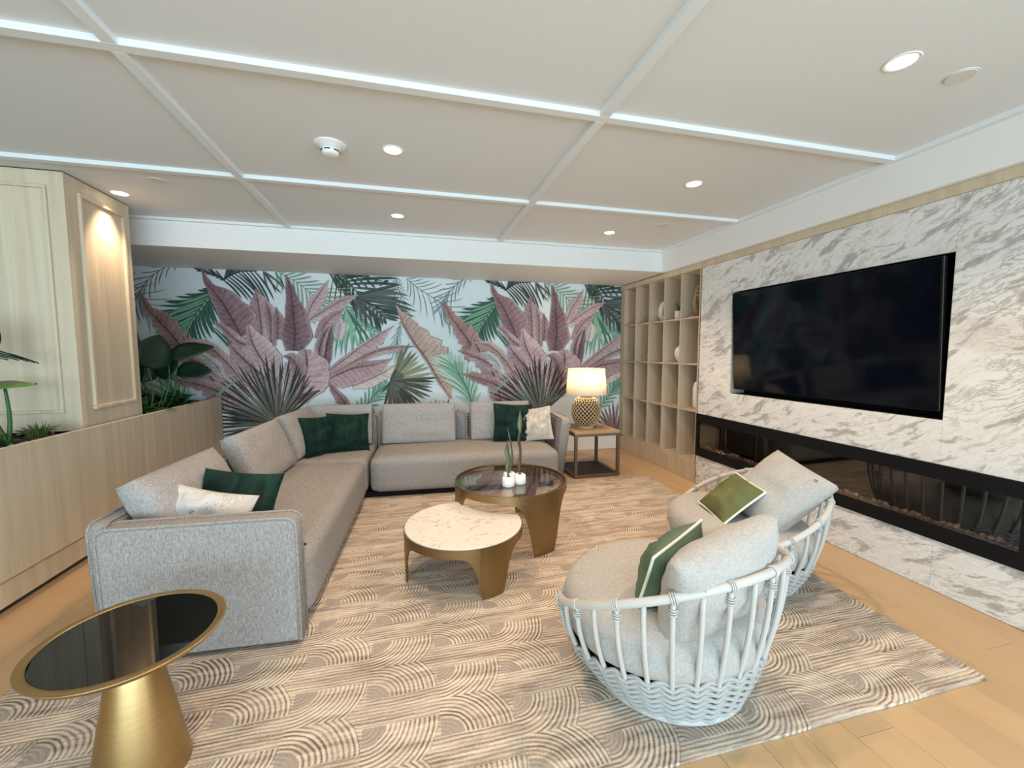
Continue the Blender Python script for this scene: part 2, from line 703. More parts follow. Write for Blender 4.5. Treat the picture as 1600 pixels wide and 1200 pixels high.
fl = MB().box(XL, 3.75, YF, YB + 0.1, -0.10, -0.012).build('floor', simple('subfloor', (0.35, 0.24, 0.13), 0.8))
tag(fl, kind='structure')
PW = 0.19
pm = {}
x = -2.32
ci = 0
while x < 3.18:
    w_ = min(PW, 3.18 - x)
    y = -1.5
    first = True
    while y < YB - 0.02:
        L = random.choice((1.6, 1.9, 2.2)) * (random.uniform(0.3, 1.0) if first else 1.0)
        first = False
        y1 = min(y + L, YB - 0.001)
        y0 = y
        if True:
            # planks wholly under the rug show nothing: leave those out
            hid = (x > -1.5 and x + w_ < 2.45 and y0 > 1.35 and y1 < 4.2)
            if not hid:
                key = (round(w_, 3), round(y1 - y0, 3))
                if key not in pm:
                    pm[key] = MB().box(0.0006, w_ - 0.0006, 0.0006, y1 - y0 - 0.0006, -0.012, 0).build('plank', M_FLOOR, fl, bevel=0.0012, segs=1)
                    o = pm[key]
                else:
                    o = pm[key].copy()
                    link(o)
                    o.parent = fl
                o.location = (x, y0, 0)
        y = y1
    x += PW
# floor seen only in reflections
for (a, b, c_, d_) in ((XL, -2.32, YF, YB), (-2.32, 3.75, YF, -1.5)):
    o = MB().box(a, b, c_, d_, -0.012, 0).build('floor_board', M_FLOOR, fl)

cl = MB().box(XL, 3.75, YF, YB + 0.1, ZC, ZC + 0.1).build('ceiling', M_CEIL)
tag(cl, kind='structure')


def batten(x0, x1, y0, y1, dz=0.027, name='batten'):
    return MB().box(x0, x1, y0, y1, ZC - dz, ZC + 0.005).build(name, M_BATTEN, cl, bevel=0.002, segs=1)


BW = 0.027
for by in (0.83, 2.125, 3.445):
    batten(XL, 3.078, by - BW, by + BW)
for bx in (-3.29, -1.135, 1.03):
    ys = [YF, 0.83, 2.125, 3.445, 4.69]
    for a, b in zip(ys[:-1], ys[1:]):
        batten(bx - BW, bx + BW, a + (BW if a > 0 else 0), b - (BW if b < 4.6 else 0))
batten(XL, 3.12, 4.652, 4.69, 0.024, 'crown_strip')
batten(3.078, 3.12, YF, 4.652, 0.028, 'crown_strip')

so = MB().box(XL, 3.75, 4.69, YB + 0.1, ZS, ZC + 0.05).build('trim_1', M_WHITE, bevel=0.003, segs=1)
tag(so, kind='structure')
so2 = MB().box(3.12, 3.75, YF, 4.69, ZS - 0.012, ZC + 0.05).build('trim_2', M_WHITE, bevel=0.003, segs=1)
tag(so2, kind='structure')
ws = MB().box(3.165, 3.30, -0.6, YB - 0.002, 2.425, ZS - 0.013).build('trim_3', M_ASH, bevel=0.002, segs=1)
tag(ws, kind='structure')

wb = MB().box(XL, 3.75, YB, YB + 0.12, -0.05, ZC + 0.05).build('wall_back', M_WALL)
tag(wb, kind='structure')
bb = MB().box(XL, 3.175, YB - 0.014, YB, 0, 0.21).build('baseboard_back', M_WHITE, bevel=0.003, segs=1)
tag(bb, kind='structure')
wl = MB().box(XL - 0.12, XL, YF, YB + 0.1, -0.05, ZC + 0.05).build('wall_left', M_WALL)
tag(wl, kind='structure')
# glazed front behind the camera : wall with a wide opening and frame
wf = MB()
wf.box(XL, 3.75, YF - 0.15, YF, -0.05, 0.12)
wf.box(XL, 3.75, YF - 0.15, YF, 2.5, ZC + 0.05)
wf.box(XL, -4.25, YF - 0.15, YF, 0.12, 2.5)
wf.box(3.05, 3.75, YF - 0.15, YF, 0.12, 2.5)
wf = wf.build('wall_front', M_WALL)
tag(wf, kind='structure')
win = MB()
for xx in (-4.25, -2.45, -0.63, 1.2, 3.0):
    win.box(xx, xx + 0.05, YF - 0.1, YF - 0.04, 0.12, 2.5)
win = win.build('window_1', M_BLACK)
tag(win, kind='structure')
wr = MB().box(3.56, 3.75, -0.62, YB + 0.1, -0.05, ZC + 0.05).box(3.56, 3.75, YF, -0.62, -0.05, 0.12).box(3.56, 3.75, YF, -0.62, 2.45, ZC + 0.05).build('wall_right', M_WALL)
MB().box(XR, 3.56, -0.66, -0.60, 0, ZS - 0.013).build('wall_end', M_WALL, wr)
fill_frame = MB()  # added unseen frame in the opening for the side fill light
for yy in (-5.0, -3.55, -2.1, -0.72):
    fill_frame.box(3.58, 3.64, yy, yy + 0.05, 0.12, 2.45)
fill_frame = fill_frame.build('side_fill_frame', M_BLACK)
tag(fill_frame, kind='structure')
tag(wr, kind='structure')
# marble cladding, slab by slab
MARB = [(3.565, 4.030, 0.803, 2.425), (1.806, 3.565, 2.095, 2.425), (1.806, 3.565, 0.803, 1.078),
        (0.02, 1.806, 0.803, 2.425), (-0.6, 0.02, 0.0, 2.425), (1.806, 4.030, 0.0, 0.325), (0.02, 1.806, 0.0, 0.325),
        (0.02, 1.39, 0.325, 0.803)]
g = 0.0007
for (y0, y1, z0, z1) in MARB:
    MB().box(XR, XR + 0.03, y0 + g, y1 - g, z0 + g, z1 - g).build('marble_slab', M_MARBLE, wr, bevel=0.001, segs=1)
# recess for the television
rc = MB()
rc.box(XR + 0.02, XR + 0.20, 3.565, 3.58, 1.07, 2.10)
rc.build('recess_side', M_GREYLINE, wr)
rk = MB()
rk.box(XR + 0.02, XR + 0.20, 1.79, 1.806, 1.07, 2.10)
rk.box(XR + 0.02, XR + 0.20, 1.79, 3.58, 1.065, 1.078)
rk.box(XR + 0.02, XR + 0.20, 1.79, 3.58, 2.095, 2.11)
rk.box(XR + 0.19, XR + 0.21, 1.79, 3.58, 1.07, 2.10)
rk.build('recess_shade_box', M_BLACKMATT, wr)  # black puts the shade of the gap around the television into the colour

# ------------------------------------------------------------------ wallpaper print


def W(px, py):
    d = R @ Vector((px - 800.0, -(py - 600.0), -648.0))
    t = YB / d.y
    return (d.x * t, CAMZ + d.z * t)


class Print:
    def __init__(self):
        self.v = []
        self.f = []
        self.uv = []
        self.c = []
        self.mi = []
        self.d = 0.0006

    def quad_strip(self, rows, cols_uv, rows_c, mi):
        """rows: list of lists of (x,z); cols_uv list of lists (u,v); rows_c list of lists rgb"""
        n0 = len(self.v)
        nc = len(rows[0])
        for r_ in rows:
            for p in r_:
                self.v.append((p[0], YB - self.d, p[1]))
        for i in range(len(rows) - 1):
            for k in range(nc - 1):
                self.f.append((n0 + i * nc + k, n0 + i * nc + k + 1, n0 + (i + 1) * nc + k + 1, n0 + (i + 1) * nc + k))
                self.uv.append((cols_uv[i][k], cols_uv[i][k + 1], cols_uv[i + 1][k + 1], cols_uv[i + 1][k]))
                self.c.append((rows_c[i][k], rows_c[i][k + 1], rows_c[i + 1][k + 1], rows_c[i + 1][k]))
                self.mi.append(mi)
        self.d += 0.000012


PR = Print()
TILE = 3.52


def vm(a, b, t):
    return tuple(a[i] * (1 - t) + b[i] * t for i in range(3))


def banana(mid, wl_, wr_, col, col2=None, rag=0.12, k=0, seed=0, dark_mid=True):
    """broad leaf from tip to base; widths in px left / right of the travel direction"""
    rnd = random.Random(seed * 31 + len(PR.v))
    pts = [Vector((*W(*p), 0)) for p in mid]
    n = 30
    cur = smooth_curve(pts, n)
    A = Vector((*W(500, 500), 0))
    B = Vector((*W(510, 500), 0))
    s = (B - A).length / 10
    L = lerp_list(wl_, n)
    Rr = lerp_list(wr_, n)
    col2 = col2 or vm(col, (1, 1, 1), 0.25)
    rows, uvs, cs = [], [], []
    u = 0
    vv = [-1, -0.55, 0, 0.55, 1]
    for i, p in enumerate(cur):
        a = cur[max(i - 1, 0)]
        b = cur[min(i + 1, n - 1)]
        t = (b - a).normalized()
        nrm = Vector((-t.y, t.x, 0))
        if i:
            u += (cur[i] - cur[i - 1]).length
        jl = 1 + (rnd.random() - 0.5) * 2 * rag
        jr = 1 + (rnd.random() - 0.5) * 2 * rag
        row, uvr, cr = [], [], []
        for v_ in vv:
            wd = (L[i] * jl if v_ < 0 else Rr[i] * jr) * s
            # the blade sweeps a little towards the base
            q = p + nrm * (wd * v_) * -1 + t * (abs(v_) ** 2 * wd * 0.12)
            row.append((q.x + k * TILE, q.y))
            uvr.append((u, v_))
            f = 0.25 + 0.5 * (0.5 + 0.5 * sin(u * 7 + v_ * 2.3 + seed)) + (0.25 if v_ > 0 else 0)
            cr.append(vm(col, col2, min(1, max(0, f * abs(v_) ** 0.5))))
        rows.append(row)
        uvs.append(uvr)
        cs.append(cr)
    PR.quad_strip(rows, uvs, cs, 0)


def blade(p0, p1, wpx, col, bend=0.0, k=0, col2=None):
    """one thin tapered leaflet from p0 to p1 (px)"""
    a = Vector((*W(*p0), 0))
    b = Vector((*W(*p1), 0))
    d = b - a
    L = d.length
    if L < 1e-4:
        return
    t = d / L
    nrm = Vector((-t.y, t.x, 0))
    s = 0.0075 * wpx
    rows, uvs, cs = [], [], []
    n = 6
    for i in range(n + 1):
        f = i / n
        wd = s * (0.35 + 1.3 * f) * (1 - f) ** 0.55 * 0.9 if f < 1 else 0.0005
        p = a + d * f + nrm * (bend * L * 4 * f * (1 - f) * 0.5) + Vector((0, -1, 0)) * abs(bend) * L * f * f * 0.35
        rows.append([(p.x - nrm.x * wd / 2 + k * TILE, p.y - nrm.y * wd / 2), (p.x + k * TILE, p.y), (p.x + nrm.x * wd / 2 + k * TILE, p.y + nrm.y * wd / 2)])
        uvs.append([(f, -1), (f, 0), (f, 1)])
        c2 = col2 or vm(col, (1, 1, 1), 0.04)
        cs.append([col, vm(col, c2, 0.5), c2])
    PR.quad_strip(rows, uvs, cs, 1)


def frond(rach, n, ll, lr, wpx, col, al=60, ar=60, bend=0.15, k=0, seed=0, stem=2.0, col2=None, both=True):
    """rachis from base to tip in px, leaflets of length ll / lr (lists) at angle al / ar"""
    rnd = random.Random(seed)
    cur = smooth_curve([(*p, 0) for p in rach], n)
    LL = lerp_list(ll, n)
    LR = lerp_list(lr, n)
    for i in range(n):
        a = cur[max(i - 1, 0)]
        b = cur[min(i + 1, n - 1)]
        t = (b - a).normalized()
        ang = atan2(t.y, t.x)
        f = i / (n - 1)
        for sgn, L_, A_ in ((-1, LL[i], al), (1, LR[i], ar)):
            if L_ < 3:
                continue
            th_ = ang + sgn * radians(A_ * (1 - 0.35 * f)) + (rnd.random() - 0.5) * 0.08
            ln = L_ * (0.92 + 0.16 * rnd.random())
            p = cur[i]
            c_ = vm(col, (0.5, 0.6, 0.55), rnd.random() * 0.12)
            blade((p.x, p.y), (p.x + cos(th_) * ln, p.y + sin(th_) * ln), wpx, c_, bend * sgn, k, col2)
    for i in range(n - 1):
        blade((cur[i].x, cur[i].y), (cur[min(i + 2, n - 1)].x, cur[min(i + 2, n - 1)].y), stem, vm(col, (0, 0, 0), 0.3), 0, k)


def fan(c, a0, a1, n, lens, wpx, col, k=0, seed=0, col2=None, bend=0.02):
    rnd = random.Random(seed)
    Ls = lerp_list(lens, n)
    for i in range(n):
        a = radians(a0 + (a1 - a0) * i / (n - 1)) + (rnd.random() - 0.5) * 0.04
        L = Ls[i] * (0.9 + 0.2 * rnd.random())
        c_ = vm(col, col2, rnd.random()) if col2 else vm(col, (1, 1, 1), rnd.random() * 0.12)
        blade(c, (c[0] + cos(a) * L, c[1] - sin(a) * L), wpx, c_, bend * (1 if i % 2 else -1), k)


def srgb(r, g_, b):
    def f(c):
        c /= 255.0
        return c / 12.92 if c <= 0.04045 else ((c + 0.055) / 1.055) ** 2.4
    return tuple(min(1.0, f(c) * 1.28) for c in (r, g_, b))


MAUVE = srgb(132, 102, 109)
MAUVE_D = srgb(98, 67, 76)
PINK = srgb(182, 154, 157)
PINK_L = srgb(214, 197, 197)
BEIGE = srgb(176, 150, 138)
BROWN = srgb(142, 108, 100)
GRN_D = srgb(22, 50, 44)
GRN_DD = srgb(14, 26, 26)
GRN = srgb(48, 98, 78)
GRN_L = srgb(132, 172, 148)
GRN_G = srgb(120, 142, 126)
OLIVE = srgb(86, 88, 74)
OLIVE_L = srgb(142, 144, 112)
GREY = srgb(96, 112, 120)
CHAR = srgb(44, 46, 42)
DKOL = srgb(30, 30, 27)
PALE = srgb(198, 214, 212)

for k in (-1, 0, 1):
    # --- grey line fronds and backmost greens
    frond([(748, 424), (722, 437), (700, 458), (690, 478)], 11, [10, 30, 42, 34], [6, 22, 30, 20], 3.0, GREY, 45, 40, 0.14, k, 1, 2)
    frond([(636, 436), (655, 452), (690, 474), (716, 500)], 12, [20, 34, 36, 16], [20, 44, 50, 30], 2.4, GREY, 60, 50, 0.12, k, 2, 1.6)
    frond([(618, 434), (622, 450), (634, 478)], 8, [10, 16, 12], [10, 22, 14], 2.2, GREY, 50, 45, 0.1, k, 3, 1.6)
    # light line frond under the beige leaf
    frond([(628, 500), (620, 530), (622, 548)], 9, [14, 34, 30], [10, 30, 30], 3.0, GRN_G, 25, 25, 0.05, k, 4, 2)
    # pale green fronds
    frond([(432, 424), (462, 440), (490, 462), (500, 476)], 15, [16, 34, 46, 50], [26, 40, 44, 20], 5.0, GRN_G, 48, 58, 0.06, k, 5, 2)
    frond([(528, 470), (545, 488), (566, 510), (590, 520)], 12, [8, 22, 24, 10], [70, 72, 50, 22], 6.0, GRN_L, 40, 62, -0.10, k, 6, 2, GRN)
    fan((542, 482), -110, -35, 9, [60, 72, 66, 60], 7, GRN_L, k, 7, GRN)
    # dark frond top right
    frond([(524, 430), (548, 446), (575, 474), (600, 496)], 14, [20, 80, 92, 66, 24], [20, 34, 44, 40, 12], 8.0, GRN_D, 42, 50, -0.05, k, 8, 3)
    frond([(514, 424), (530, 428), (560, 432), (600, 440)], 9, [10, 12, 10, 8], [40, 36, 30, 10], 6, GRN_D, 30, 45, 0.03, k, 9, 2)
    fan((556, 462), -14, 14, 6, [66, 78, 74], 9, GRN_D, k, 10)
    fan((557, 464), -75, -25, 7, [42, 50, 56, 66], 6, GRN_DD, k, 11)
    # little lattice of crossing fronds
    for q in range(4):
        blade((512, 452 + q * 6), (556, 450 + q * 6), 2.6, OLIVE_L, 0, k)
        blade((520 + q * 8, 438), (514 + q * 8, 474), 2.6, GRN_DD, 0, k)
    # dark drooping frond top left
    frond([(350, 438), (362, 430), (378, 424), (398, 424)], 10, [26, 30, 30, 20], [44, 62, 68, 52], 5.2, GRN_DD, 40, 82, 0.10, k, 12, 2.5)
    frond([(352, 438), (336, 430), (316, 424)], 6, [8, 10, 8], [24, 26, 20], 4.0, GRN_DD, 20, 20, 0.1, k, 13, 2)
    fan((412, 424), -70, -30, 5, [38, 44, 40], 4.5, GRN_DD, k, 14, None, 0.1)
    blade((430, 426), (446, 452), 3, GRN_DD, 0.1, k)
    # big dark green frond on the left
    frond([(334, 450), (318, 466), (298, 488), (276, 516)], 18, [52, 64, 58, 46, 14], [16, 64, 70, 52, 20], 6.4, GRN_D, 62, 46, 0.22, k, 15, 3, GRN)
    frond([(330, 458), (316, 478), (300, 500), (292, 516)], 10, [6, 8, 8, 4], [60, 66, 54, 24], 7.0, GRN, 20, 38, 0.05, k, 16, 2, GRN_L)
    blade((330, 512), (372, 556), 6, GRN, 0.02, k)
    blade((336, 512), (376, 552), 4, GRN_D, 0.02, k)
    blade((776, 520), (800, 552), 4, GRN, 0.02, k)
    # bottom greens
    frond([(558, 650), (578, 626), (592, 610), (604, 602)], 12, [26, 30, 22, 8], [22, 28, 26, 12], 5.5, GRN, 42, 40, 0.12, k, 17, 2, GRN_L)
    # --- big leaves, back to front
    banana([(400, 452), (404, 474), (408, 505), (410, 530)], [1, 17, 17, 8], [1, 12, 15, 8], vm(PINK, MAUVE, 0.5), PINK, 0.05, k, 1)
    banana([(415, 468), (421, 486), (424, 505), (424, 540)], [1, 11, 14, 8], [1, 10, 12, 8], MAUVE, PINK_L, 0.05, k, 2)
    banana([(432, 480), (435, 500), (434, 530)], [1, 9, 11], [1, 10, 9], MAUVE, PINK, 0.05, k, 3)
    banana([(514, 438), (500, 458), (487, 478), (478, 502)], [1, 13, 13, 4], [1, 6, 7, 4], PINK, PINK_L, 0.05, k, 4)
    banana([(560, 461), (534, 470), (506, 486), (482, 502)], [1, 12, 14, 5], [1, 5, 5, 4], vm(PINK, MAUVE, 0.2), PINK_L, 0.04, k, 5)
    banana([(530, 492), (532, 510), (528, 530)], [1, 9, 8], [1, 8, 9], PINK_L, PALE, 0.05, k, 6)
    banana([(538, 484), (522, 494), (508, 508), (498, 530)], [1, 11, 15, 9], [1, 7, 10, 8], vm(PINK, MAUVE, 0.35), PINK, 0.05, k, 7)
    banana([(520, 508), (514, 530), (510, 552), (508, 580)], [1, 8, 10, 6], [1, 9, 13, 8], MAUVE_D, MAUVE, 0.05, k, 8)
    banana([(516, 510), (506, 526), (500, 545), (500, 560)], [1, 6, 8, 5], [1, 8, 9, 5], MAUVE_D, PINK_L, 0.04, k, 9)
    # feathered rosy leaf leaning left and its body
    banana([(694 - 476.5, 470 - 15), (232, 482), (248, 500), (270, 524), (296, 556)], [1, 8, 14, 20, 22], [1, 7, 10, 16, 24], BROWN, srgb(196, 160, 152), 0.35, k, 10)
    banana([(283, 520), (300, 550), (330, 590), (350, 640)], [1, 26, 40, 30], [1, 18, 20, 14], vm(BROWN, PINK, 0.5), PINK, 0.25, k, 11)
    banana([(253, 548), (280, 556), (310, 566), (345, 585)], [1, 8, 10, 10], [1, 8, 12, 10], BROWN, PINK_L, 0.2, k, 12)
    banana([(262, 590), (290, 596), (330, 606), (360, 622)], [1, 9, 12, 8], [1, 8, 10, 8], BROWN, PINK, 0.2, k, 13)
    # sweeping leaf to the centre base
    banana([(288, 534), (318, 538), (345, 556), (372, 586), (394, 618)], [1, 8, 9, 9, 4], [1, 10, 16, 20, 10], BEIGE, PINK_L, 0.08, k, 14)
    banana([(300, 552), (320, 556), (340, 572), (350, 590)], [1, 6, 8, 4], [1, 10, 12, 4], PALE, PINK_L, 0.2, k, 15)
    # dark centre mass
    banana([(350, 520), (372, 536), (400, 560), (420, 610)], [2, 14, 22, 20], [2, 14, 26, 20], vm(MAUVE, MAUVE_D, 0.4), MAUVE, 0.05, k, 16)
    # big left leaf
    banana([(316, 421), (326, 444), (346, 470), (364, 500), (378, 526)], [1, 6, 24, 36, 12], [1, 5, 13, 18, 8], vm(MAUVE, MAUVE_D, 0.35), vm(MAUVE, PINK, 0.35), 0.03, k, 17)
    # central tall leaf
    banana([(448, 431), (455, 456), (459, 490), (461, 520), (460, 548)], [1, 7, 20, 28, 14], [1, 8, 13, 22, 14], MAUVE_D, vm(MAUVE, PINK, 0.25), 0.03, k, 18)
    # small folded leaf with pale rim
    banana([(332, 504), (348, 512), (368, 530), (386, 540)], [1, 7, 10, 6], [1, 5, 7, 6], MAUVE, PINK_L, 0.08, k, 19)
    # pale lobed leaf and folded lower leaf
    banana([(360, 538), (376, 556), (400, 578), (430, 600), (440, 622)], [4, 24, 34, 24, 8], [4, 16, 26, 22, 8], vm(MAUVE, PINK, 0.5), PINK_L, 0.05, k, 20)
    banana([(388, 508), (396, 538), (412, 566), (430, 590), (442, 622)], [5, 26, 30, 16, 3], [3, 10, 14, 12, 3], PINK, PINK_L, 0.05, k, 21)
    # right reaching leaves
    banana([(616, 509), (588, 526), (560, 545), (530, 568), (512, 582)], [1, 15, 18, 14, 5], [1, 3, 4, 5, 4], PINK, PINK_L, 0.05, k, 22)
    banana([(622, 568), (600, 582), (575, 594), (550, 604)], [1, 12, 14, 6], [1, 8, 7, 5], srgb(206, 192, 182), srgb(222, 212, 204), 0.1, k, 23)
    banana([(614, 560), (585, 570), (556, 574), (530, 584), (508, 596)], [1, 20, 30, 26, 10], [1, 8, 14, 10, 6], vm(PINK, MAUVE, 0.25), PINK, 0.04, k, 24)
    banana([(650, 541), (615, 543), (585, 550), (555, 564), (520, 584)], [1, 9, 9, 6, 3], [1, 4, 4, 4, 3], BROWN, srgb(218, 202, 200), 0.04, k, 25)
    # front lobed leaf
    banana([(478, 546), (480, 566), (476, 590), (466, 626)], [8, 36, 40, 16], [10, 34, 34, 14], PINK, vm(PINK, PINK_L, 0.6), 0.04, k, 26)
    banana([(444, 556), (456, 560), (466, 576), (470, 592)], [2, 10, 14, 4], [2, 8, 10, 4], MAUVE, PINK, 0.05, k, 27)
    banana([(514, 597), (524, 610), (536, 624), (546, 640)], [1, 5, 7, 6], [1, 8, 12, 8], MAUVE, PINK, 0.05, k, 28)
    banana([(500, 610), (470, 622), (440, 634)], [2, 8, 4], [2, 8, 4], MAUVE_D, MAUVE, 0.1, k, 29)
    # beige torn leaf
    banana([(619, 477), (630, 506), (646, 534), (666, 562), (686, 596), (704, 622)], [1, 20, 34, 40, 26, 4], [1, 2, 3, 3, 3, 2], BEIGE, srgb(202, 180, 164), 0.16, k, 30)
    # olive fan palm
    fan((612, 594), -4, 72, 11, [70, 64, 58, 62, 60], 9, OLIVE_L, k, 31, OLIVE)
    fan((612, 594), -104, 4, 17, [50, 54, 60, 66, 70], 8, CHAR, k, 32, OLIVE)
    fan((610, 594), -60, 60, 12, [22, 26, 22], 8, DKOL, k, 33)
    blade((612, 595), (596, 614), 5, GRN_D, 0, k)
    # bright arching frond
    frond([(742, 640), (732, 612), (716, 582), (700, 560)], 14, [40, 74, 66, 40, 14], [30, 48, 44, 30, 10], 8.0, GRN_L, 34, 34, 0.16, k, 34, 2.5, vm(GRN_L, (1, 1, 1), 0.5))
    frond([(738, 632), (728, 604), (714, 580)], 8, [50, 60, 40], [34, 40, 20], 5.0, GRN, 30, 30, 0.14, k, 35, 2.5, GRN_L)
    # spiky fan bottom
    fan((434, 662), 40, 196, 40, [80, 96, 100, 106, 112, 116, 108, 96], 6.2, DKOL, k, 36, CHAR)
    fan((434, 662), 48, 188, 24, [60, 80, 88, 84, 80], 5.0, vm(OLIVE, CHAR, 0.3), k, 37)
    blade((330, 628), (372, 592), 7, GRN_G, 0.05, k)
    # lower right group
    fan((590, 700), 20, 160, 16, [50, 60, 62, 58], 7, MAUVE_D, k, 38, MAUVE)
    fan((690, 668), 30, 150, 14, [40, 46, 42], 7, BROWN, k, 39, CHAR)

# clamp to the wall and write the print mesh
vv = [(min(max(p[0], XL + 0.01), 3.176), p[1], min(max(p[2], 0.21), 2.499)) for p in PR.v]
me = bpy.data.meshes.new('wallpaper')
b0 = len(vv)
vv += [(XL + 0.01, YB - 0.0004, 0.21), (3.176, YB - 0.0004, 0.21), (3.176, YB - 0.0004, 2.499), (XL + 0.01, YB - 0.0004, 2.499)]
ff = PR.f + [(b0, b0 + 1, b0 + 2, b0 + 3)]
me.from_pydata(vv, [], ff)


def print_mat(kind):
    nt = NT('wallpaper_' + kind)
    at = nt.n('ShaderNodeVertexColor', layer_name='Col')
    uv = nt.n('ShaderNodeUVMap', uv_map='UVMap')
    sp = nt.n('ShaderNodeSeparateXYZ')
    nt.l(uv.outputs[0], sp.inputs[0])
    u = X(nt, sp.outputs[0])
    v = X(nt, sp.outputs[1])
    co = nt.coord()
    if kind == 'broad':
        nz = nt.noise(co, 9, 3, 0.6)
        ph = (u * 260.0) + (v.abs() * 26.0) + (X(nt, nz) * 14.0)
        st = ph.cos() * 0.5 + 0.5
        ph2 = (u * 95.0) + (v.abs() * 9.0) + (X(nt, nz) * 9.0)
        st2 = ph2.cos() * 0.5 + 0.5
        m = (st.pow(3.0) * 0.35 + st2.pow(4.0) * 0.30 + (X(nt, nt.noise(co, 7, 4, 0.6, 1.0)) - 0.35) * 1.1)
        c = nt.mix(nt.ramp(m.s, [(0.0, 0.0), (0.9, 1.0)]), nt.mix(0.12, at.outputs[0], (0.95, 0.86, 0.87)), nt.mix(1.0, at.outputs[0], (0.50, 0.40, 0.45), 'MULTIPLY'))
        mid = v.abs().lt(0.06)
        c = nt.mix((mid * 0.75).s, c, (0.09, 0.045, 0.055))
        half = v.gt(0.0)
        c = nt.mix((half * 0.35).s, c, nt.mix(1.0, c, (0.45, 0.40, 0.43), 'MULTIPLY'))
        rim = v.abs().gt(0.86)
        c = nt.mix((rim * 0.22).s, c, (0.75, 0.66, 0.67))
        edge = v.abs().gt(0.955)
        c = nt.mix((edge * 0.6).s, c, (0.10, 0.055, 0.065))
    elif kind == 'blade':
        mid = v.abs().lt(0.12)
        c = nt.mix((mid * 0.10).s, at.outputs[0], (0.7, 0.8, 0.75))
    else:
        n1 = nt.noise(co, 0.9, 3)
        c = nt.ramp(n1, [(0.35, (0.70, 0.80, 0.83)), (0.65, (0.80, 0.86, 0.88))])
    nt.base(c)
    nt.set(0.75, 0, 0.2)
    return nt.m


for kd in ('broad', 'blade', 'ground'):
    me.materials.append(print_mat(kd))
for p, mi_ in zip(me.polygons, PR.mi + [2]):
    p.material_index = mi_
uvl = me.uv_layers.new(name='UVMap')
cal = me.color_attributes.new('Col', 'FLOAT_COLOR', 'CORNER')
uvs_, cs_ = [], []
for a, b in zip(PR.uv, PR.c):
    for q in range(4):
        uvs_ += [a[q][0], a[q][1]]
        cs_ += [b[q][0], b[q][1], b[q][2], 1.0]
uvs_ += [0] * 8
cs_ += [0.5, 0.5, 0.5, 1] * 4
me.uv_layers['UVMap'].data.foreach_set('uv', uvs_)
me.color_attributes['Col'].data.foreach_set('color', cs_)
wp = bpy.data.objects.new('wallpaper', me)
link(wp)
wp.parent = wb
tag(wp, 'wallpaper printed with mauve banana leaves and green palm fronds')

# ------------------------------------------------------------------ fixed furniture
# oak veneer planter along the left
pl = empty('planter', (-2.24, 3.3, 0), 0, 'long built-in planter box clad in pale wood veneer behind the sofa', 'planter')
MB().box(-0.03, 0, -2.6, 2.50, 0.205, 0.955).build('front_panel', M_ASH, pl, bevel=0.002, segs=1)
MB().box(-0.05, -0.022, -2.6, 2.50, 0.045, 0.203).build('lower_panel', M_ASH, pl, bevel=0.001, segs=1)
MB().box(-0.09, -0.06, -2.6, 2.50, 0.0, 0.045).build('plinth', M_DARKGAP, pl)
MB().box(-0.88, -0.85, -2.6, 2.50, 0.0, 0.92).build('back_panel', M_ASH, pl)
MB().box(-0.88, 0.0, -2.63, -2.60, 0.0, 0.955).build('end_panel', M_ASH, pl)
so_ = MB()
nx, ny = 14, 90
vs = []
for i in range(nx + 1):
    for j in range(ny + 1):
        xx = -0.85 + 0.82 * i / nx
        yy = -2.6 + 5.1 * j / ny
        vs.append((xx, yy, 0.905 + 0.022 * mnoise.noise(Vector((xx * 6, yy * 6, 0)))))
so_.add(vs, [(i * (ny + 1) + j, (i + 1) * (ny + 1) + j, (i + 1) * (ny + 1) + j + 1, i * (ny + 1) + j + 1) for i in range(nx) for j in range(ny)])
so_.build('soil', M_SOIL, pl, smooth=True)
pb = MB()
for i in range(520):
    xx = -0.04 - random.random() * 0.5
    yy = -2.4 + random.random() * 4.8
    r_ = 0.008 + random.random() * 0.012
    pb.lathe([(0, -r_ * .6), (r_, 0), (0, r_ * .6)], 5, (xx, yy, 0.925))
tag(pb.build('pebbles', M_PEB, pl), kind='stuff')

# panelled column standing on the planter
colm = empty('panelled_column', (-2.309, 3.665, 0), 0, 'tall pale wood column with framed panels rising from the planter to the ceiling', 'column')
MB().box(-2.2, 0, 0, 0.705, 0.93, ZC - 0.006).build('body', M_ASH, colm, bevel=0.002, segs=1)
MB().box(-2.19, -0.004, 0.004, 0.70, ZC - 0.006, ZC).build('shadow_gap', M_BLACKMATT, colm)


def moulding(x0, x1, z0, z1, plane, depth=0.018, wdt=0.024, parent=None):
    b = MB()
    for (a0, a1, b0_, b1_) in ((x0, x1, z1 - wdt, z1), (x0, x1, z0, z0 + wdt), (x0, x0 + wdt, z0 + wdt, z1 - wdt), (x1 - wdt, x1, z0 + wdt, z1 - wdt)):
        if plane == 'y':
            b.box(a0, a1, -depth, 0.002, b0_, b1_)
        else:
            b.box(-0.002, depth, a0, a1, b0_, b1_)
    return b.build('moulding', M_ASH, parent, bevel=0.005, segs=2)


moulding(-1.05, -0.095, 1.064, 2.655, 'y', parent=colm)
moulding(0.115, 0.615, 1.07, 2.655, 'x', 0.022, 0.028, parent=colm)
for (y0, y1) in ((0.143, 0.587),):
    MB().box(0.0, 0.003, y0, y1, 1.098, 2.627).build('inset_panel', M_ASH, colm)

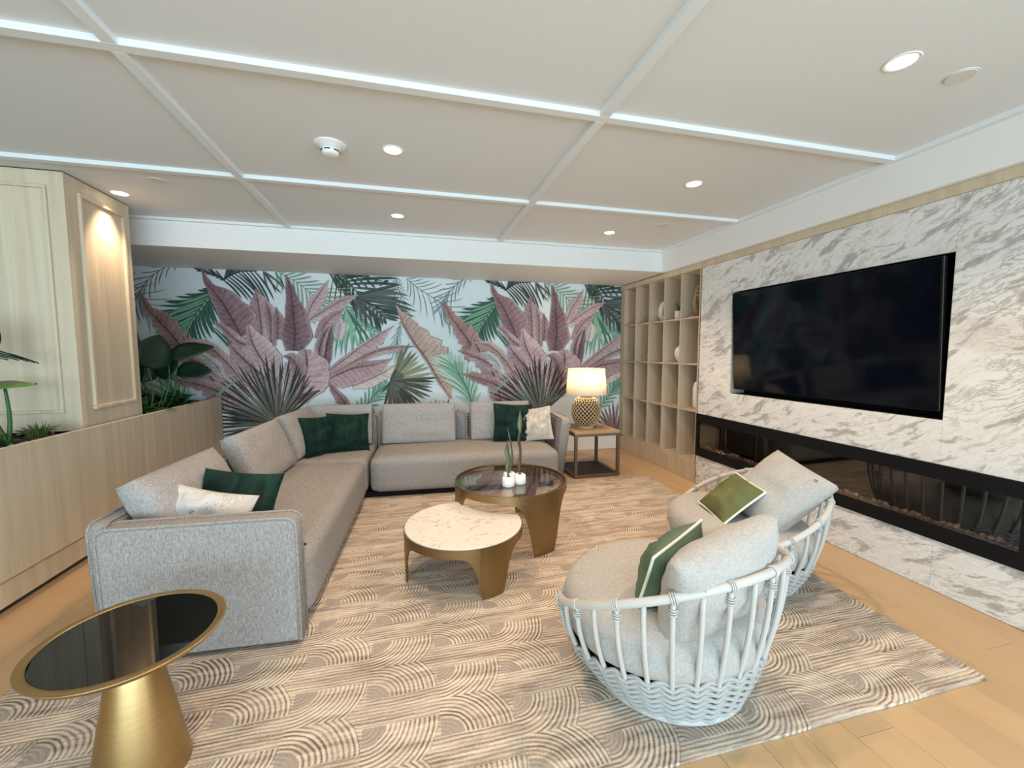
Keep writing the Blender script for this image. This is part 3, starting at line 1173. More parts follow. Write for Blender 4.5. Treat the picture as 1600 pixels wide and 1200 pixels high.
# shelf unit
SX = XR
sh = empty('shelf_unit', (SX, 4.036, 0), 0, 'tall built-in pale wood shelf unit of twenty open cubbies beside the marble wall', 'shelf')
VY = [4.036, 4.37, 4.703, 5.045, 5.385, 5.705]
HZ = [0.235, 0.825, 1.365, 1.900, 2.425]
for i, vy in enumerate(VY):
    y1 = 5.80 if i == 5 else vy + 0.018
    MB().box(0, 0.34, vy - 4.036 - (0.018 if i == 0 else 0), y1 - 4.036, 0.23, 2.425).build('upright', M_SHELF, sh, bevel=0.001, segs=1)
for i, hz in enumerate(HZ):
    if i == 4:
        continue
    for a, b in zip(VY[:-1], VY[1:]):
        MB().box(0.002, 0.34, a + 0.018 - 4.036, b - 4.036, hz - 0.018 if i else hz - 0.03, hz).build('shelf_board', M_SHELF, sh, bevel=0.001, segs=1)
MB().box(0.34, 0.355, 0, 1.76, 0.2, 2.425).build('back_board', M_SHELF, sh)
MB().box(0.0, 0.30, -0.018, 1.764, 0.0, 0.204).build('plinth', M_SHELF, sh, bevel=0.001, segs=1)

# television
tv = empty('television', (XR - 0.015, 2.69, 1.60), 0, 'large black flat television tilted down in a recess of the marble wall', 'television')
TT = Matrix.Translation((0.02, 0, 0)) @ Matrix.Rotation(radians(-3.7), 4, 'Y')
b = MB().box(-0.0, 0.035, -0.845, 0.845, -0.478, 0.478, TT)
b.build('housing', M_BLACK, tv, bevel=0.003, segs=1)
b = MB().box(-0.0015, 0.002, -0.832, 0.838, -0.470, 0.472, TT)
b.build('screen', M_SCREEN, tv)
b = MB().box(-0.003, 0.006, -0.8485, -0.8455, -0.470, 0.478, TT)  # silver strip stands in for the reflection along the screen edge
b.build('edge_glint', M_SILVER, tv)
MB().box(0.045, 0.175, -0.2, 0.2, -0.15, 0.15).build('wall_mount', M_BLACK, tv)

# linear fireplace
fp = empty('linear_fireplace', (XR, 2.71, 0.325), 0, 'long black linear glass-fronted fireplace set low in the marble wall', 'fireplace')
Y0, Y1 = -1.315, 1.318
MB().box(-0.012, 0.03, Y0, Y1, 0.385, 0.478).build('frame_top', M_BLACK, fp, bevel=0.002)
MB().box(-0.012, 0.03, Y0, Y1, 0.0, 0.085).build('frame_bottom', M_BLACK, fp, bevel=0.002)
MB().box(-0.012, 0.03, Y0, Y0 + 0.035, 0.085, 0.385).build('frame_side', M_BLACK, fp, bevel=0.002)
MB().box(-0.012, 0.03, Y1 - 0.03, Y1, 0.085, 0.385).build('frame_side', M_BLACK, fp, bevel=0.002)
fb = MB()
fb.box(0.25, 0.26, Y0, Y1, 0.03, 0.45)
fb.box(0.03, 0.26, Y0, Y1, 0.42, 0.43)
fb.box(0.03, 0.26, Y0, Y0 + 0.01, 0.03, 0.43)
fb.box(0.03, 0.26, Y1 - 0.01, Y1, 0.03, 0.43)
fb.box(0.03, 0.26, Y0, Y1, 0.03, 0.04)
fb.build('firebox', simple('firebox_black', (0.012, 0.010, 0.009), 0.6), fp)
MB().box(0.004, 0.008, Y0 + 0.035, Y1 - 0.03, 0.085, 0.385).build('glass', M_FIREGLASS, fp)
MB().box(0.03, 0.10, Y0 + 0.02, Y1 - 0.02, 0.04, 0.092).build('media_tray', simple('media_tray', (0.20, 0.18, 0.165), 0.5, bump=0.8, bscale=120, var=0.6), fp)
cr = MB()
for i in range(260):
    yy = Y0 + 0.05 + random.random() * (Y1 - Y0 - 0.1)
    r_ = 0.004 + random.random() * 0.006
    cr.lathe([(0, -r_), (r_, 0), (0, r_)], 4, (0.035 + random.random() * 0.05, yy, 0.096))
tag(cr.build('glass_chips', M_CRYSTAL, fp), kind='stuff')
for i in range(13):
    yc = Y1 - 0.12 - i * 0.195
    for q in range(3):
        r_ = 0.015 + random.random() * 0.008
        c_ = MB().lathe([(0, -r_ * .8), (r_ * .9, -r_ * .3), (r_, r_ * .4), (0, r_)], 6, (0, 0, 0))
        o = c_.build('glass_crystal', M_CRYSTAL, fp, loc=(0.05 + random.random() * 0.02, yc + (q - 1) * 0.036 + random.random() * 0.01, 0.092 + r_ * 0.6))
        o.rotation_euler = (random.random(), random.random(), random.random() * 3)

# ------------------------------------------------------------------ ceiling fittings
names = {0: 'recessed round downlight between the smoke detector and the next batten', 1: 'recessed round downlight above the long sofa, in the cell over its left part',
         2: 'recessed round downlight above the right wall side, in the middle cell', 3: 'recessed round downlight in the far right ceiling cell near the shelf unit',
         4: 'largest recessed downlight, near the television wall at the upper right', 5: 'recessed round downlight over the rug in the near middle cell',
         6: 'recessed round downlight washing the panelled wood column'}
for i, (lx, ly) in enumerate(LIGHTS):
    e = empty('downlight', (lx, ly, ZC), 0, names[i], 'downlight', 'recessed ceiling downlights')
    MB().lathe([(0.052, 0.0), (0.061, -0.0035), (0.066, -0.0035), (0.068, 0.0)], 36).build('trim_ring', M_WHITE, e, smooth=True)
    MB().lathe([(0.052, -0.002), (0.040, -0.0012), (0.0, -0.0012)], 36).build('lamp_face', M_LAMPGLOW, e)
    d = bpy.data.lights.new('downlight_lamp', 'SPOT')
    d.energy = SPOT_E * (1.1 if i == 6 else 1.0)
    d.color = SPOT_C
    d.spot_size = radians(118 if i != 6 else 84)
    d.spot_blend = 0.7 if i != 6 else 1.0
    d.shadow_soft_size = 0.035
    o = bpy.data.objects.new('downlight_lamp', d)
    o.location = (0, 0, -0.03)
    link(o)
    o.parent = e

sd = empty('smoke_detector', (-0.433, 2.82, ZC), 0, 'white domed smoke detector with dark vents on the ceiling', 'smoke detector')
MB().lathe([(0.092, 0), (0.092, -0.006), (0.086, -0.010), (0.060, -0.018), (0.052, -0.030)], 40).build('base_plate', M_PLASTIC, sd, smooth=True)
MB().lathe([(0.052, -0.028), (0.050, -0.050), (0.046, -0.060), (0.030, -0.066), (0.0, -0.068)], 40).build('sensor_head', M_PLASTIC, sd, smooth=True)
for i in range(6):
    a0 = 2 * pi * i / 6
    pts = [(0.0515 * cos(a0 + q * 0.13), 0.0515 * sin(a0 + q * 0.13), -0.043) for q in range(6)]
    MB().tube(pts, 0.0035, 6).build('vent_slot', M_BLACKMATT, sd)
for (dx, dy, lab) in ((2.484, 1.444, 'flat round white ceiling cover beside the large downlight at the upper right'),
                      (-1.761, 3.696, 'flat round ceiling cover beside the downlight of the wood column'),
                      (2.503, 3.753, 'flat round ceiling cover in the far right cell')):
    e = empty('sprinkler_cover', (dx, dy, ZC), 0, lab, 'cover plate', 'round ceiling cover plates')
    MB().lathe([(0.0, -0.006), (0.052, -0.006), (0.055, -0.004), (0.055, 0)], 32).build('cover_plate', simple('cover_paint', (0.70, 0.68, 0.66), 0.5), e)
    MB().lathe([(0.061, 0), (0.061, -0.002), (0.0565, -0.002), (0.0565, 0)], 32).build('collar', M_WHITE, e)

# ------------------------------------------------------------------ rug
rg = MB()
q = [Vector((-1.78, 1.205, 0)), Vector((2.541, 1.205, 0)), Vector((2.775, 4.35, 0)), Vector((-1.62, 4.58, 0))]
nx, ny = 90, 66
vs = []
for i in range(nx + 1):
    for j in range(ny + 1):
        a, b_ = i / nx, j / ny
        p = (q[0] * (1 - a) + q[1] * a) * (1 - b_) + (q[3] * (1 - a) + q[2] * a) * b_
        wob = 0.006 * mnoise.noise(p * 3)
        if i in (0, nx):
            p.x += wob
        if j in (0, ny):
            p.y += wob
        vs.append((p.x, p.y, 0.014))
rg.add(vs, [(i * (ny + 1) + j, (i + 1) * (ny + 1) + j, (i + 1) * (ny + 1) + j + 1, i * (ny + 1) + j + 1) for i in range(nx) for j in range(ny)])
loop = [i * (ny + 1) for i in range(nx + 1)] + [nx * (ny + 1) + j for j in range(1, ny + 1)] + [i * (ny + 1) + ny for i in range(nx - 1, -1, -1)] + [j for j in range(ny - 1, 0, -1)]
n0 = len(rg.v)
rg.v.extend([(rg.v[i][0], rg.v[i][1], 0.001) for i in loop])
m = len(loop)
rg.f.extend([(loop[i], n0 + i, n0 + (i + 1) % m, loop[(i + 1) % m]) for i in range(m)])
rug = rg.build('rug', M_RUG, None)
tag(rug, 'large beige and taupe rug with carved wave lines under the seating', 'rug')
RZ = 0.0145

# ------------------------------------------------------------------ sofa
SO = Vector((-0.42, 4.32, 0))
SR = radians(-3.2)
sofa = empty('sectional_sofa', (SO.x, SO.y, RZ), SR, 'large grey-beige fabric L-shaped sectional sofa with piped edges', 'sofa')


def rbox(name, x0, x1, y0, y1, z0, z1, r, mat, parent, crown=0.0, n=10):
    """soft rounded block, subdivided so that the top can crown"""
    b = bmesh.new()
    bmesh.ops.create_cube(b, size=2)
    bmesh.ops.subdivide_edges(b, edges=b.edges, cuts=n, use_grid_fill=True)
    hx, hy, hz = (x1 - x0) / 2, (y1 - y0) / 2, (z1 - z0) / 2
    cx, cy, cz = (x1 + x0) / 2, (y1 + y0) / 2, (z1 + z0) / 2
    for v in b.verts:
        # distribute vertices towards the edges
        p = Vector((math.copysign(abs(v.co.x) ** 0.6, v.co.x) * hx, math.copysign(abs(v.co.y) ** 0.6, v.co.y) * hy, math.copysign(abs(v.co.z) ** 0.6, v.co.z) * hz))
        c = Vector((max(-hx + r, min(hx - r, p.x)), max(-hy + r, min(hy - r, p.y)), max(-hz + r, min(hz - r, p.z))))
        dlt = p - c
        if dlt.length > 1e-7:
            if dlt.length > r:
                dlt = dlt.normalized() * r
            p = c + dlt
        if crown and p.z > 0:
            p.z += crown * (1 - (p.x / hx) ** 2) * (1 - (p.y / hy) ** 2)
        v.co = p + Vector((cx, cy, cz))
    me = bpy.data.meshes.new(name)
    b.to_mesh(me)
    b.free()
    for p in me.polygons:
        p.use_smooth = True
    me.materials.append(mat)
    o = bpy.data.objects.new(name, me)
    link(o)
    if parent:
        o.parent = parent
    return o


SZ = 0.415
rbox('seat', -0.86, 0.0, -1.99, -0.035, 0.05, SZ, 0.07, M_SOFA, sofa, 0.012, 12)
rbox('seat', -0.86, 0.0, -0.03, 0.86, 0.05, SZ, 0.07, M_SOFA, sofa, 0.006, 12)
rbox('seat', 0.02, 2.02, 0.0, 0.86, 0.05, SZ, 0.075, M_SOFA, sofa, 0.014, 12)
pf = MB()
pf.box(-0.90, -0.06, -2.05, 0.90, 0.0, 0.055)
pf.box(-0.06, 1.96, 0.06, 0.90, 0.0, 0.055)
pf.build('plinth', M_BLACKMATT, sofa)


def pipe_loop(pts, parent, r=0.007, closed=True):
    return MB().tube(pts, r, 8, closed=closed).build('piping', M_SOFA, parent, smooth=True)


def upholstered_panel(name, P0, P1, thick_dir, z0, z1, th, flare, parent, flare_dir):
    """panel running from P0 to P1 (xy) with rounded upper corners, th thick along thick_dir, leaning by flare"""
    P0 = Vector((*P0, 0))
    P1 = Vector((*P1, 0))
    T = Vector((*thick_dir, 0))
    F = Vector((*flare_dir, 0))
    L = (P1 - P0).length
    u = (P1 - P0) / L
    rc = 0.055
    outl = []
    outl.append((0, z0))
    outl.append((L, z0))
    for k_ in range(7):
        a = pi / 2 * k_ / 6
        outl.append((L - rc + rc * cos(a), z1 - rc + rc * sin(a)))
    for k_ in range(7):
        a = pi / 2 + pi / 2 * k_ / 6
        outl.append((rc + rc * cos(a), z1 - rc + rc * sin(a)))
    m_ = len(outl)
    b = MB()
    vs = []
    lay = [(0.0, 0.022), (0.010, 0.006), (0.022, 0.0), (th - 0.022, 0.0), (th - 0.010, 0.006), (th, 0.022)]
    for (t_, ins) in lay:
        for (a, z) in outl:
            aa = min(max(a, ins), L - ins)
            zz = min(max(z, z0), z1 - ins)
            if ins:
                ca, cz = L / 2, z0 + (z1 - z0) * 0.4
                aa = a + (ca - a) * ins / (L / 2)
                zz = z if z <= z0 + 1e-6 else z - ins * (z - z0) / (z1 - z0)
            f = (zz - z0) / (z1 - z0)
            p = P0 + u * aa + T * t_ + F * flare * f * f
            vs.append((p.x, p.y, zz))
    b.add(vs, [(i * m_ + k_, i * m_ + (k_ + 1) % m_, (i + 1) * m_ + (k_ + 1) % m_, (i + 1) * m_ + k_) for i in range(len(lay) - 1) for k_ in range(m_)])
    b.f.append(tuple(range(m_ - 1, -1, -1)))
    b.f.append(tuple((len(lay) - 1) * m_ + k_ for k_ in range(m_)))
    me_o = b.build(name, M_SOFA, parent, smooth=False)
    for p in me_o.data.polygons:
        p.use_smooth = len(p.vertices) == 4
    for t_ in (0.010, th - 0.010):
        pts = []
        for (a, z) in outl:
            f = (z - z0) / (z1 - z0)
            ca = L / 2
            aa = a + (ca - a) * 0.004 / (L / 2)
            p = P0 + u * aa + T * t_ + F * flare * f * f
            pts.append((p.x, p.y, z + (0.0 if z > z0 else 0)))
        pipe_loop(pts, me_o)
    return me_o


upholstered_panel('arm', (-0.87, -2.12), (-0.01, -2.12), (0, 1), 0.03, 0.675, 0.12, 0.03, sofa, (0, -1))
upholstered_panel('backrest', (-0.925, -2.07), (-0.925, 0.0), (1, 0), 0.03, 0.675, 0.09, 0.03, sofa, (-1, 0))
upholstered_panel('backrest', (-0.925, 0.01), (-0.925, 0.93), (1, 0), 0.03, 0.70, 0.09, 0.03, sofa, (-1, 0))
upholstered_panel('backrest', (-0.90, 0.845), (-0.01, 0.845), (0, 1), 0.03, 0.735, 0.11, 0.03, sofa, (0, 1))
upholstered_panel('backrest', (0.0, 0.845), (1.075, 0.845), (0, 1), 0.03, 0.735, 0.11, 0.03, sofa, (0, 1))
upholstered_panel('backrest', (1.10, 0.845), (2.14, 0.845), (0, 1), 0.03, 0.735, 0.11, 0.03, sofa, (0, 1))
upholstered_panel('arm', (2.04, 0.30), (2.04, 0.90), (1, 0), 0.03, 0.70, 0.12, 0.10, sofa, (1, 0))
zp = MB()
for i in range(9):
    zp.box(1.080, 1.094, 0.838, 0.848, 0.44 + i * 0.033, 0.462 + i * 0.033)
zp.build('zip', M_BLACK, sofa)
MB().lathe([(0, -0.006), (0.006, -0.004), (0.006, 0.004), (0, 0.006)], 8, (0.004, -2.06, 0.50)).build('button', M_BLACK, sofa)


def pillow(name, w_, h_, t_, mat, M, edge=0.01, pinch=0.05, n=22, wr=0.0, seed=0, pw=3.0, label=None, cat='cushion', group=None, pipe=None, logo=None, sag=0.0):
    b = MB()
    idx = {}
    vs = []

    def P(u, v, side):
        cu = abs(u) ** 3 * abs(v) ** 3
        x_ = u * w_ / 2 * (1 - pinch * (1 - v * v)) * (1 - 0.03 * cu)
        z_ = v * h_ / 2 * (1 - pinch * (1 - u * u)) * (1 - 0.03 * cu)
        prof = max(0.0, (1 - abs(u) ** pw) * (1 - abs(v) ** pw)) ** 0.62
        y_ = edge + (t_ / 2 - edge) * prof
        if wr:
            y_ += wr * prof ** 0.5 * mnoise.noise(Vector((u * 2.2 + seed, v * 2.6, seed * 1.7 + side)))
            y_ += wr * 0.45 * prof ** 0.5 * mnoise.noise(Vector((u * 6 + seed, v * 5, seed + side * 3)))
        z_ -= sag * (1 - u * u) * (v > 0) * v
        return (x_, side * y_, z_)
    for side in (-1, 1):
        for i in range(n + 1):
            for j in range(n + 1):
                u = -cos(pi * i / n)
                v = -cos(pi * j / n)
                u = 0.5 * u + 0.5 * (2 * i / n - 1)
                v = 0.5 * v + 0.5 * (2 * j / n - 1)
                idx[(side, i, j)] = len(vs)
                vs.append(P(u, v, side))
    fs = []
    for i in range(n):
        for j in range(n):
            a, b1, c, d = [(-1, i, j), (-1, i + 1, j), (-1, i + 1, j + 1), (-1, i, j + 1)]
            fs.append(tuple(idx[q_] for q_ in (a, b1, c, d)))
            fs.append(tuple(idx[(1, *q_[1:])] for q_ in (d, c, b1, a)))
    per = [(i, 0) for i in range(n)] + [(n, j) for j in range(n)] + [(i, n) for i in range(n, 0, -1)] + [(0, j) for j in range(n, 0, -1)]
    for k_ in range(len(per)):
        a, c = per[k_], per[(k_ + 1) % len(per)]
        fs.append((idx[(-1, *c)], idx[(-1, *a)], idx[(1, *a)], idx[(1, *c)]))
    b.add(vs, fs)
    o = b.build(name, mat, None, smooth=True)
    o.matrix_world = M
    tag(o, label, cat, group)
    if pipe:
        pts = []
        for (i, j) in per:
            a = Vector(vs[idx[(-1, i, j)]])
            pts.append((a.x * 1.008, 0, a.z * 1.008))
        MB().tube(pts, 0.0065, 8, closed=True).build('piping', pipe, o, smooth=True)
    if logo:
        lx, lz, side = logo
        bb_ = MB()
        i = min(range(n + 1), key=lambda k_: abs((0.5 * -cos(pi * k_ / n) + 0.5 * (2 * k_ / n - 1)) - lx))
        j = min(range(n + 1), key=lambda k_: abs((0.5 * -cos(pi * k_ / n) + 0.5 * (2 * k_ / n - 1)) - lz))
        c = Vector(vs[idx[(side, i, j)]])
        c1 = Vector(vs[idx[(side, i + 1, j)]]) - c
        c2 = Vector(vs[idx[(side, i, j + 1)]]) - c
        c1.normalize()
        c2.normalize()
        nn = c1.cross(c2).normalized()
        if nn.y * side < 0:
            nn = -nn
        pts = [c + nn * 0.003 + c1 * 0.009, c + nn * 0.003 + c2 * 0.012, c + nn * 0.003 - c1 * 0.009, c + nn * 0.003 - c2 * 0.012]
        bb_.tube(pts, 0.0014, 5, closed=True).build('emblem', M_BLACK, o)
    return o


def PM(loc, yaw=0, tilt=0, roll=0):
    return Matrix.Translation(loc) @ Matrix.Rotation(radians(yaw), 4, 'Z') @ Matrix.Rotation(radians(tilt), 4, 'X') @ Matrix.Rotation(radians(roll), 4, 'Y')


def S(x_, y_, z_):
    c, s = cos(SR), sin(SR)
    return (SO.x + x_ * c - y_ * s, SO.y + x_ * s + y_ * c, z_ + RZ)


G1 = 'grey back cushions of the sectional sofa'
CK = dict(edge=0.045, pinch=0.02, pw=4.0, wr=0.012, group=G1)
sd_ = math.degrees(SR)
# cushions along the left run face +x : yaw 90 + sofa angle
pillow('back_cushion', 0.82, 0.46, 0.22, M_SOFACUSH, PM(S(-0.765, -1.54, SZ + 0.205), 90 + sd_ + 1, -26, 1), seed=1, label='grey back cushion nearest the camera, behind the patterned pillow', **CK)
pillow('back_cushion', 0.86, 0.47, 0.20, M_SOFACUSH, PM(S(-0.765, -0.47, SZ + 0.215), 90 + sd_ - 2, -22, 0), seed=2, label='second grey back cushion of the left run, bare, facing the rug', **CK)
pillow('back_cushion', 0.74, 0.47, 0.20, M_SOFACUSH, PM(S(-0.72, 0.40, SZ + 0.226), 90 + sd_ - 4, -18, 0), seed=3, label='grey back cushion in the corner, left of the two green pillows', **CK)
pillow('back_cushion', 0.72, 0.47, 0.18, M_SOFACUSH, PM(S(-0.39, 0.735, SZ + 0.232), sd_, -10, 0), seed=4, label='grey back cushion in the corner, right behind the green pillows', **CK)
pillow('back_cushion', 0.86, 0.47, 0.18, M_SOFACUSH, PM(S(0.50, 0.715, SZ + 0.23), sd_, -11, 0), seed=5, label='wide grey back cushion in the middle of the long back, nothing before it', **CK)
pillow('back_cushion', 0.74, 0.47, 0.18, M_SOFACUSH, PM(S(1.47, 0.715, SZ + 0.232), sd_, -11, 0), seed=6, label='grey back cushion half covered by the green pillow near the lamp', **CK)
# throw pillows
VK = dict(edge=0.006, pinch=0.10, pw=2.2, wr=0.045)
pillow('throw_pillow', 0.45, 0.43, 0.20, M_VELVET, PM(S(-0.50, 0.33, SZ + 0.195), 50, -20, 4), seed=11, label='emerald velvet pillow, left one of the corner pair', cat='pillow', group='emerald velvet pillows', **VK)
pillow('throw_pillow', 0.46, 0.44, 0.20, M_VELVET, PM(S(-0.25, 0.43, SZ + 0.20), 18, -23, 5), seed=12, label='emerald velvet pillow, right one of the corner pair', cat='pillow', group='emerald velvet pillows', **VK)
pillow('throw_pillow', 0.50, 0.47, 0.17, M_VELVET, PM(S(1.60, 0.55, SZ + 0.225), sd_ + 4, -14, 4), seed=13, label='emerald velvet pillow between the grey cushion and the cream pillow', cat='pillow', group='emerald velvet pillows', **VK)
pillow('throw_pillow', 0.44, 0.42, 0.19, M_VELVET, PM(S(-0.50, -1.60, 0.575), 12, -30, 12), seed=14, label='emerald velvet pillow behind the front arm of the sofa', cat='pillow', group='emerald velvet pillows', **VK)
pillow('throw_pillow', 0.44, 0.38, 0.15, M_SCROLL, PM(S(-0.56, -1.85, 0.565), 4, -30, 15), seed=15, label='white pillow with scroll line pattern against the front arm', cat='pillow', **VK)
cp = pillow('throw_pillow', 0.42, 0.42, 0.15, M_CREAM, PM(S(1.87, 0.52, SZ + 0.20), sd_ - 18, -14, -8), seed=16, label='cream textured pillow in the right corner of the sofa', cat='pillow', **VK)
fr = MB()
rr = random.Random(3)
for i in range(420):
    u = rr.random() * 1.8 - 0.9
    v = rr.random() * 1.7 - 0.75
    prof = ((1 - abs(u) ** 2.4) * (1 - abs(v) ** 2.4)) ** 0.62
    p = Vector((u * 0.20, -(0.006 + 0.069 * prof) - 0.004, v * 0.20))
    fr.tube([p, p + Vector((rr.uniform(-.012, .012), -0.005, -0.013)), p + Vector((rr.uniform(-.015, .015), -0.003, -0.024))], [0.0028, 0.0022, 0.001], 4, cap=False)
tag(fr.build('fringe', M_CREAM, cp, smooth=True), kind='stuff')

# ------------------------------------------------------------------ coffee tables
C1 = Vector((0.348, 2.737, 0))
C2 = Vector((0.795, 3.21, 0))


def table_base(parent, rad, zt, legs, band, mat, n=240):
    b = MB()
    vs = []
    for k in range(n):
        th = 360.0 * k / n
        r = rad(radians(th))
        d = min(abs((th - a + 180) % 360 - 180) / wd for a, wd in legs)
        q = (d - 11.0) / 26.0
        q = 0 if q < 0 else (1 if q > 1 else q)
        zl = (zt - band) * (1 - (1 - q) ** 3.8)
        ca, sa = cos(radians(th)), sin(radians(th))
        tp = 0.985 if zl < 0.05 else 1.0
        for (rr_, zz) in ((r, zt), (r * tp, zl), (r - 0.010, zt), (r * tp - 0.010, zl)):
            vs.append((rr_ * ca, rr_ * sa, zz))
    fs = []
    for k in range(n):
        a, c = k * 4, ((k + 1) % n) * 4
        fs += [(a, a + 1, c + 1, c), (a + 3, a + 2, c + 2, c + 3), (a + 2, a, c, c + 2), (a + 1, a + 3, c + 3, c + 1)]
    b.add(vs, fs)
    o = b.build('base', mat, parent, smooth=True)
    es = o.modifiers.new('es', 'EDGE_SPLIT')
    es.split_angle = radians(40)
    return o


def disc(name, rad, z0, z1, mat, parent, n=160, bevel=0.0):
    b = MB()
    vs = [(rad(2 * pi * k / n) * cos(2 * pi * k / n), rad(2 * pi * k / n) * sin(2 * pi * k / n), z) for z in (z0, z1) for k in range(n)]
    fs = [(k, (k + 1) % n, n + (k + 1) % n, n + k) for k in range(n)] + [tuple(range(n - 1, -1, -1)), tuple(range(n, 2 * n))]
    b.add(vs, fs)
    return b.build(name, mat, parent, bevel=bevel)


R1, R2, RB = 0.398, 0.452, 0.425
dv = C2 - C1
D12 = dv.length
a12 = atan2(dv.y, dv.x)


def rad1(th):
    # circle with a bite taken by the taller table
    ph = th - a12
    s = D12 * sin(ph)
    if cos(ph) > 0 and abs(s) < RB:
        hit = D12 * cos(ph) - sqrt(RB * RB - s * s)
        return min(R1, hit)
    return R1


t1 = empty('coffee_table', (C1.x, C1.y, RZ), 0, 'low coffee table with flecked cream marble top notched beside the taller table', 'table')
table_base(t1, rad1, 0.325, [(180, 1.0), (-70, 1.0), (62, 0.9)], 0.055, M_BRONZE)
disc('marble_top', lambda t: rad1(t) - 0.006, 0.305, 0.333, M_QUARTZ, t1, bevel=0.002)
t2 = empty('coffee_table', (C2.x, C2.y, RZ), 0, 'tall coffee table with round smoked glass top on bronze metal base', 'table')
table_base(t2, lambda t: R2, 0.462, [(184, 0.85), (-69, 1.15), (60, 0.95)], 0.055, M_BRONZE)
disc('glass_top', lambda t: R2 - 0.012, 0.446, 0.454, M_SMOKE, t2)
MB().lathe([(R2 - 0.05, 0.436), (R2 - 0.010, 0.436), (R2 - 0.010, 0.445), (R2 - 0.05, 0.445), (R2 - 0.05, 0.436)], 64).build('glass_ledge', M_BRONZE, t2)

# three little vases with a leaf each
TZ = RZ + 0.4545


def snake_leaf(pts, wid, mat, parent, name='leaf', tw=0.0):
    cur = smooth_curve(pts, 14)
    ws = lerp_list(wid, 14)
    b = MB()
    vs = []
    for i, p in enumerate(cur):
        a = radians(tw) * i / 13 + 0.25
        dx, dy = cos(a), sin(a)
        wv = ws[i]
        vs += [(p.x - dx * wv, p.y - dy * wv, p.z), (p.x - dy * wv * .25, p.y + dx * wv * 0.25 + 0.002, p.z), (p.x + dx * wv, p.y + dy * wv, p.z), (p.x, p.y - 0.004, p.z)]
    fs = []
    for i in range(13):
        for k in range(4):
            fs.append((i * 4 + k, i * 4 + (k + 1) % 4, (i + 1) * 4 + (k + 1) % 4, (i + 1) * 4 + k))
    b.add(vs, fs)
    return b.build(name, mat, parent, smooth=True)


def little_vase(x_, y_, label, leaves, leafs=1.2):
    e = empty('vase', (x_, y_, TZ), 0, label, 'vase')
    MB().lathe([(0.042, 0), (0.047, 0.004), (0.048, 0.03), (0.047, 0.066), (0.039, 0.074), (0.012, 0.075), (0.011, 0.06)], 36).build('body', M_CERAMIC, e, smooth=True)
    MB().lathe([(0.0, 0.0755), (0.011, 0.0755), (0.011, 0.079), (0.0, 0.079)], 16).build('opening', M_BLACKMATT, e)
    l = empty('plant_cutting', (x_, y_, TZ + 0.077), 0, leaves[0], 'plant')
    for (pts, wd, mt, tw) in leaves[1:]:
        pts = [(a * 1.1, b_, c_ * leafs) for a, b_, c_ in pts]
        wd = [q_ * 1.15 for q_ in wd]
        snake_leaf(pts, wd, mt, l, 'leaf', tw)


little_vase(0.735, 3.045, 'front left one of three small white vases on the glass table',
            ['pale green upright leaf in the front left white vase', ([(0, 0, 0), (-0.008, 0, 0.06), (0.006, 0, 0.10), (-0.012, 0, 0.16), (-0.006, 0, 0.24)], [0.006, 0.018, 0.014, 0.022, 0.001], M_SANS, 20)])
little_vase(0.836, 3.085, 'right one of three small white vases on the glass table',
            ['tallest upright twisted leaf in the right white vase', ([(0, 0, 0), (-0.004, 0, 0.07), (0.004, 0, 0.15), (-0.008, 0, 0.22), (0.002, 0, 0.29)], [0.006, 0.018, 0.014, 0.019, 0.013], M_SANSB, 40),
             ([(0.002, 0, 0.27), (0.0, 0, 0.32), (0.002, 0, 0.36), (0.0, 0, 0.42)], [0.010, 0.020, 0.018, 0.001], M_SANS, 10)])
little_vase(0.768, 3.150, 'back one of three small white vases, mostly hidden by the front two',
            ['slim tilted leaf in the back white vase', ([(0.0, 0, 0), (0.02, 0, 0.08), (0.014, 0, 0.17), (0.0, 0, 0.24), (-0.016, 0, 0.31)], [0.006, 0.013, 0.011, 0.013, 0.001], M_SANS, 60)])

# ------------------------------------------------------------------ round brass side table, front left
rt = empty('side_table', (-0.945, 1.645, RZ), 0, 'round brass side table with black glass top and cone base by the sofa arm', 'table')
RTR = 0.270
RTZ = 0.53 - RZ
MB().lathe([(RTR - 0.03, RTZ - 0.022), (RTR - 0.012, RTZ - 0.018), (RTR - 0.001, RTZ - 0.004), (RTR, RTZ - 0.001), (RTR - 0.002, RTZ), (RTR - 0.026, RTZ), (RTR - 0.028, RTZ - 0.002), (RTR - 0.03, RTZ - 0.022)], 96).build('rim', M_BRASS, rt, smooth=True)
MB().lathe([(0.0, RTZ - 0.018), (RTR - 0.029, RTZ - 0.018), (RTR - 0.029, RTZ - 0.002), (0.0, RTZ - 0.002)], 96).build('glass_top', M_BLACKGLASS, rt)
MB().lathe([(0.0, RTZ - 0.019), (0.055, RTZ - 0.019), (0.060, RTZ - 0.03), (0.142, 0.012), (0.142, 0.0), (0.0, 0.0)], 72).build('cone_base', M_BRASS, rt, smooth=True).modifiers.new('es', 'EDGE_SPLIT').split_angle = radians(30)

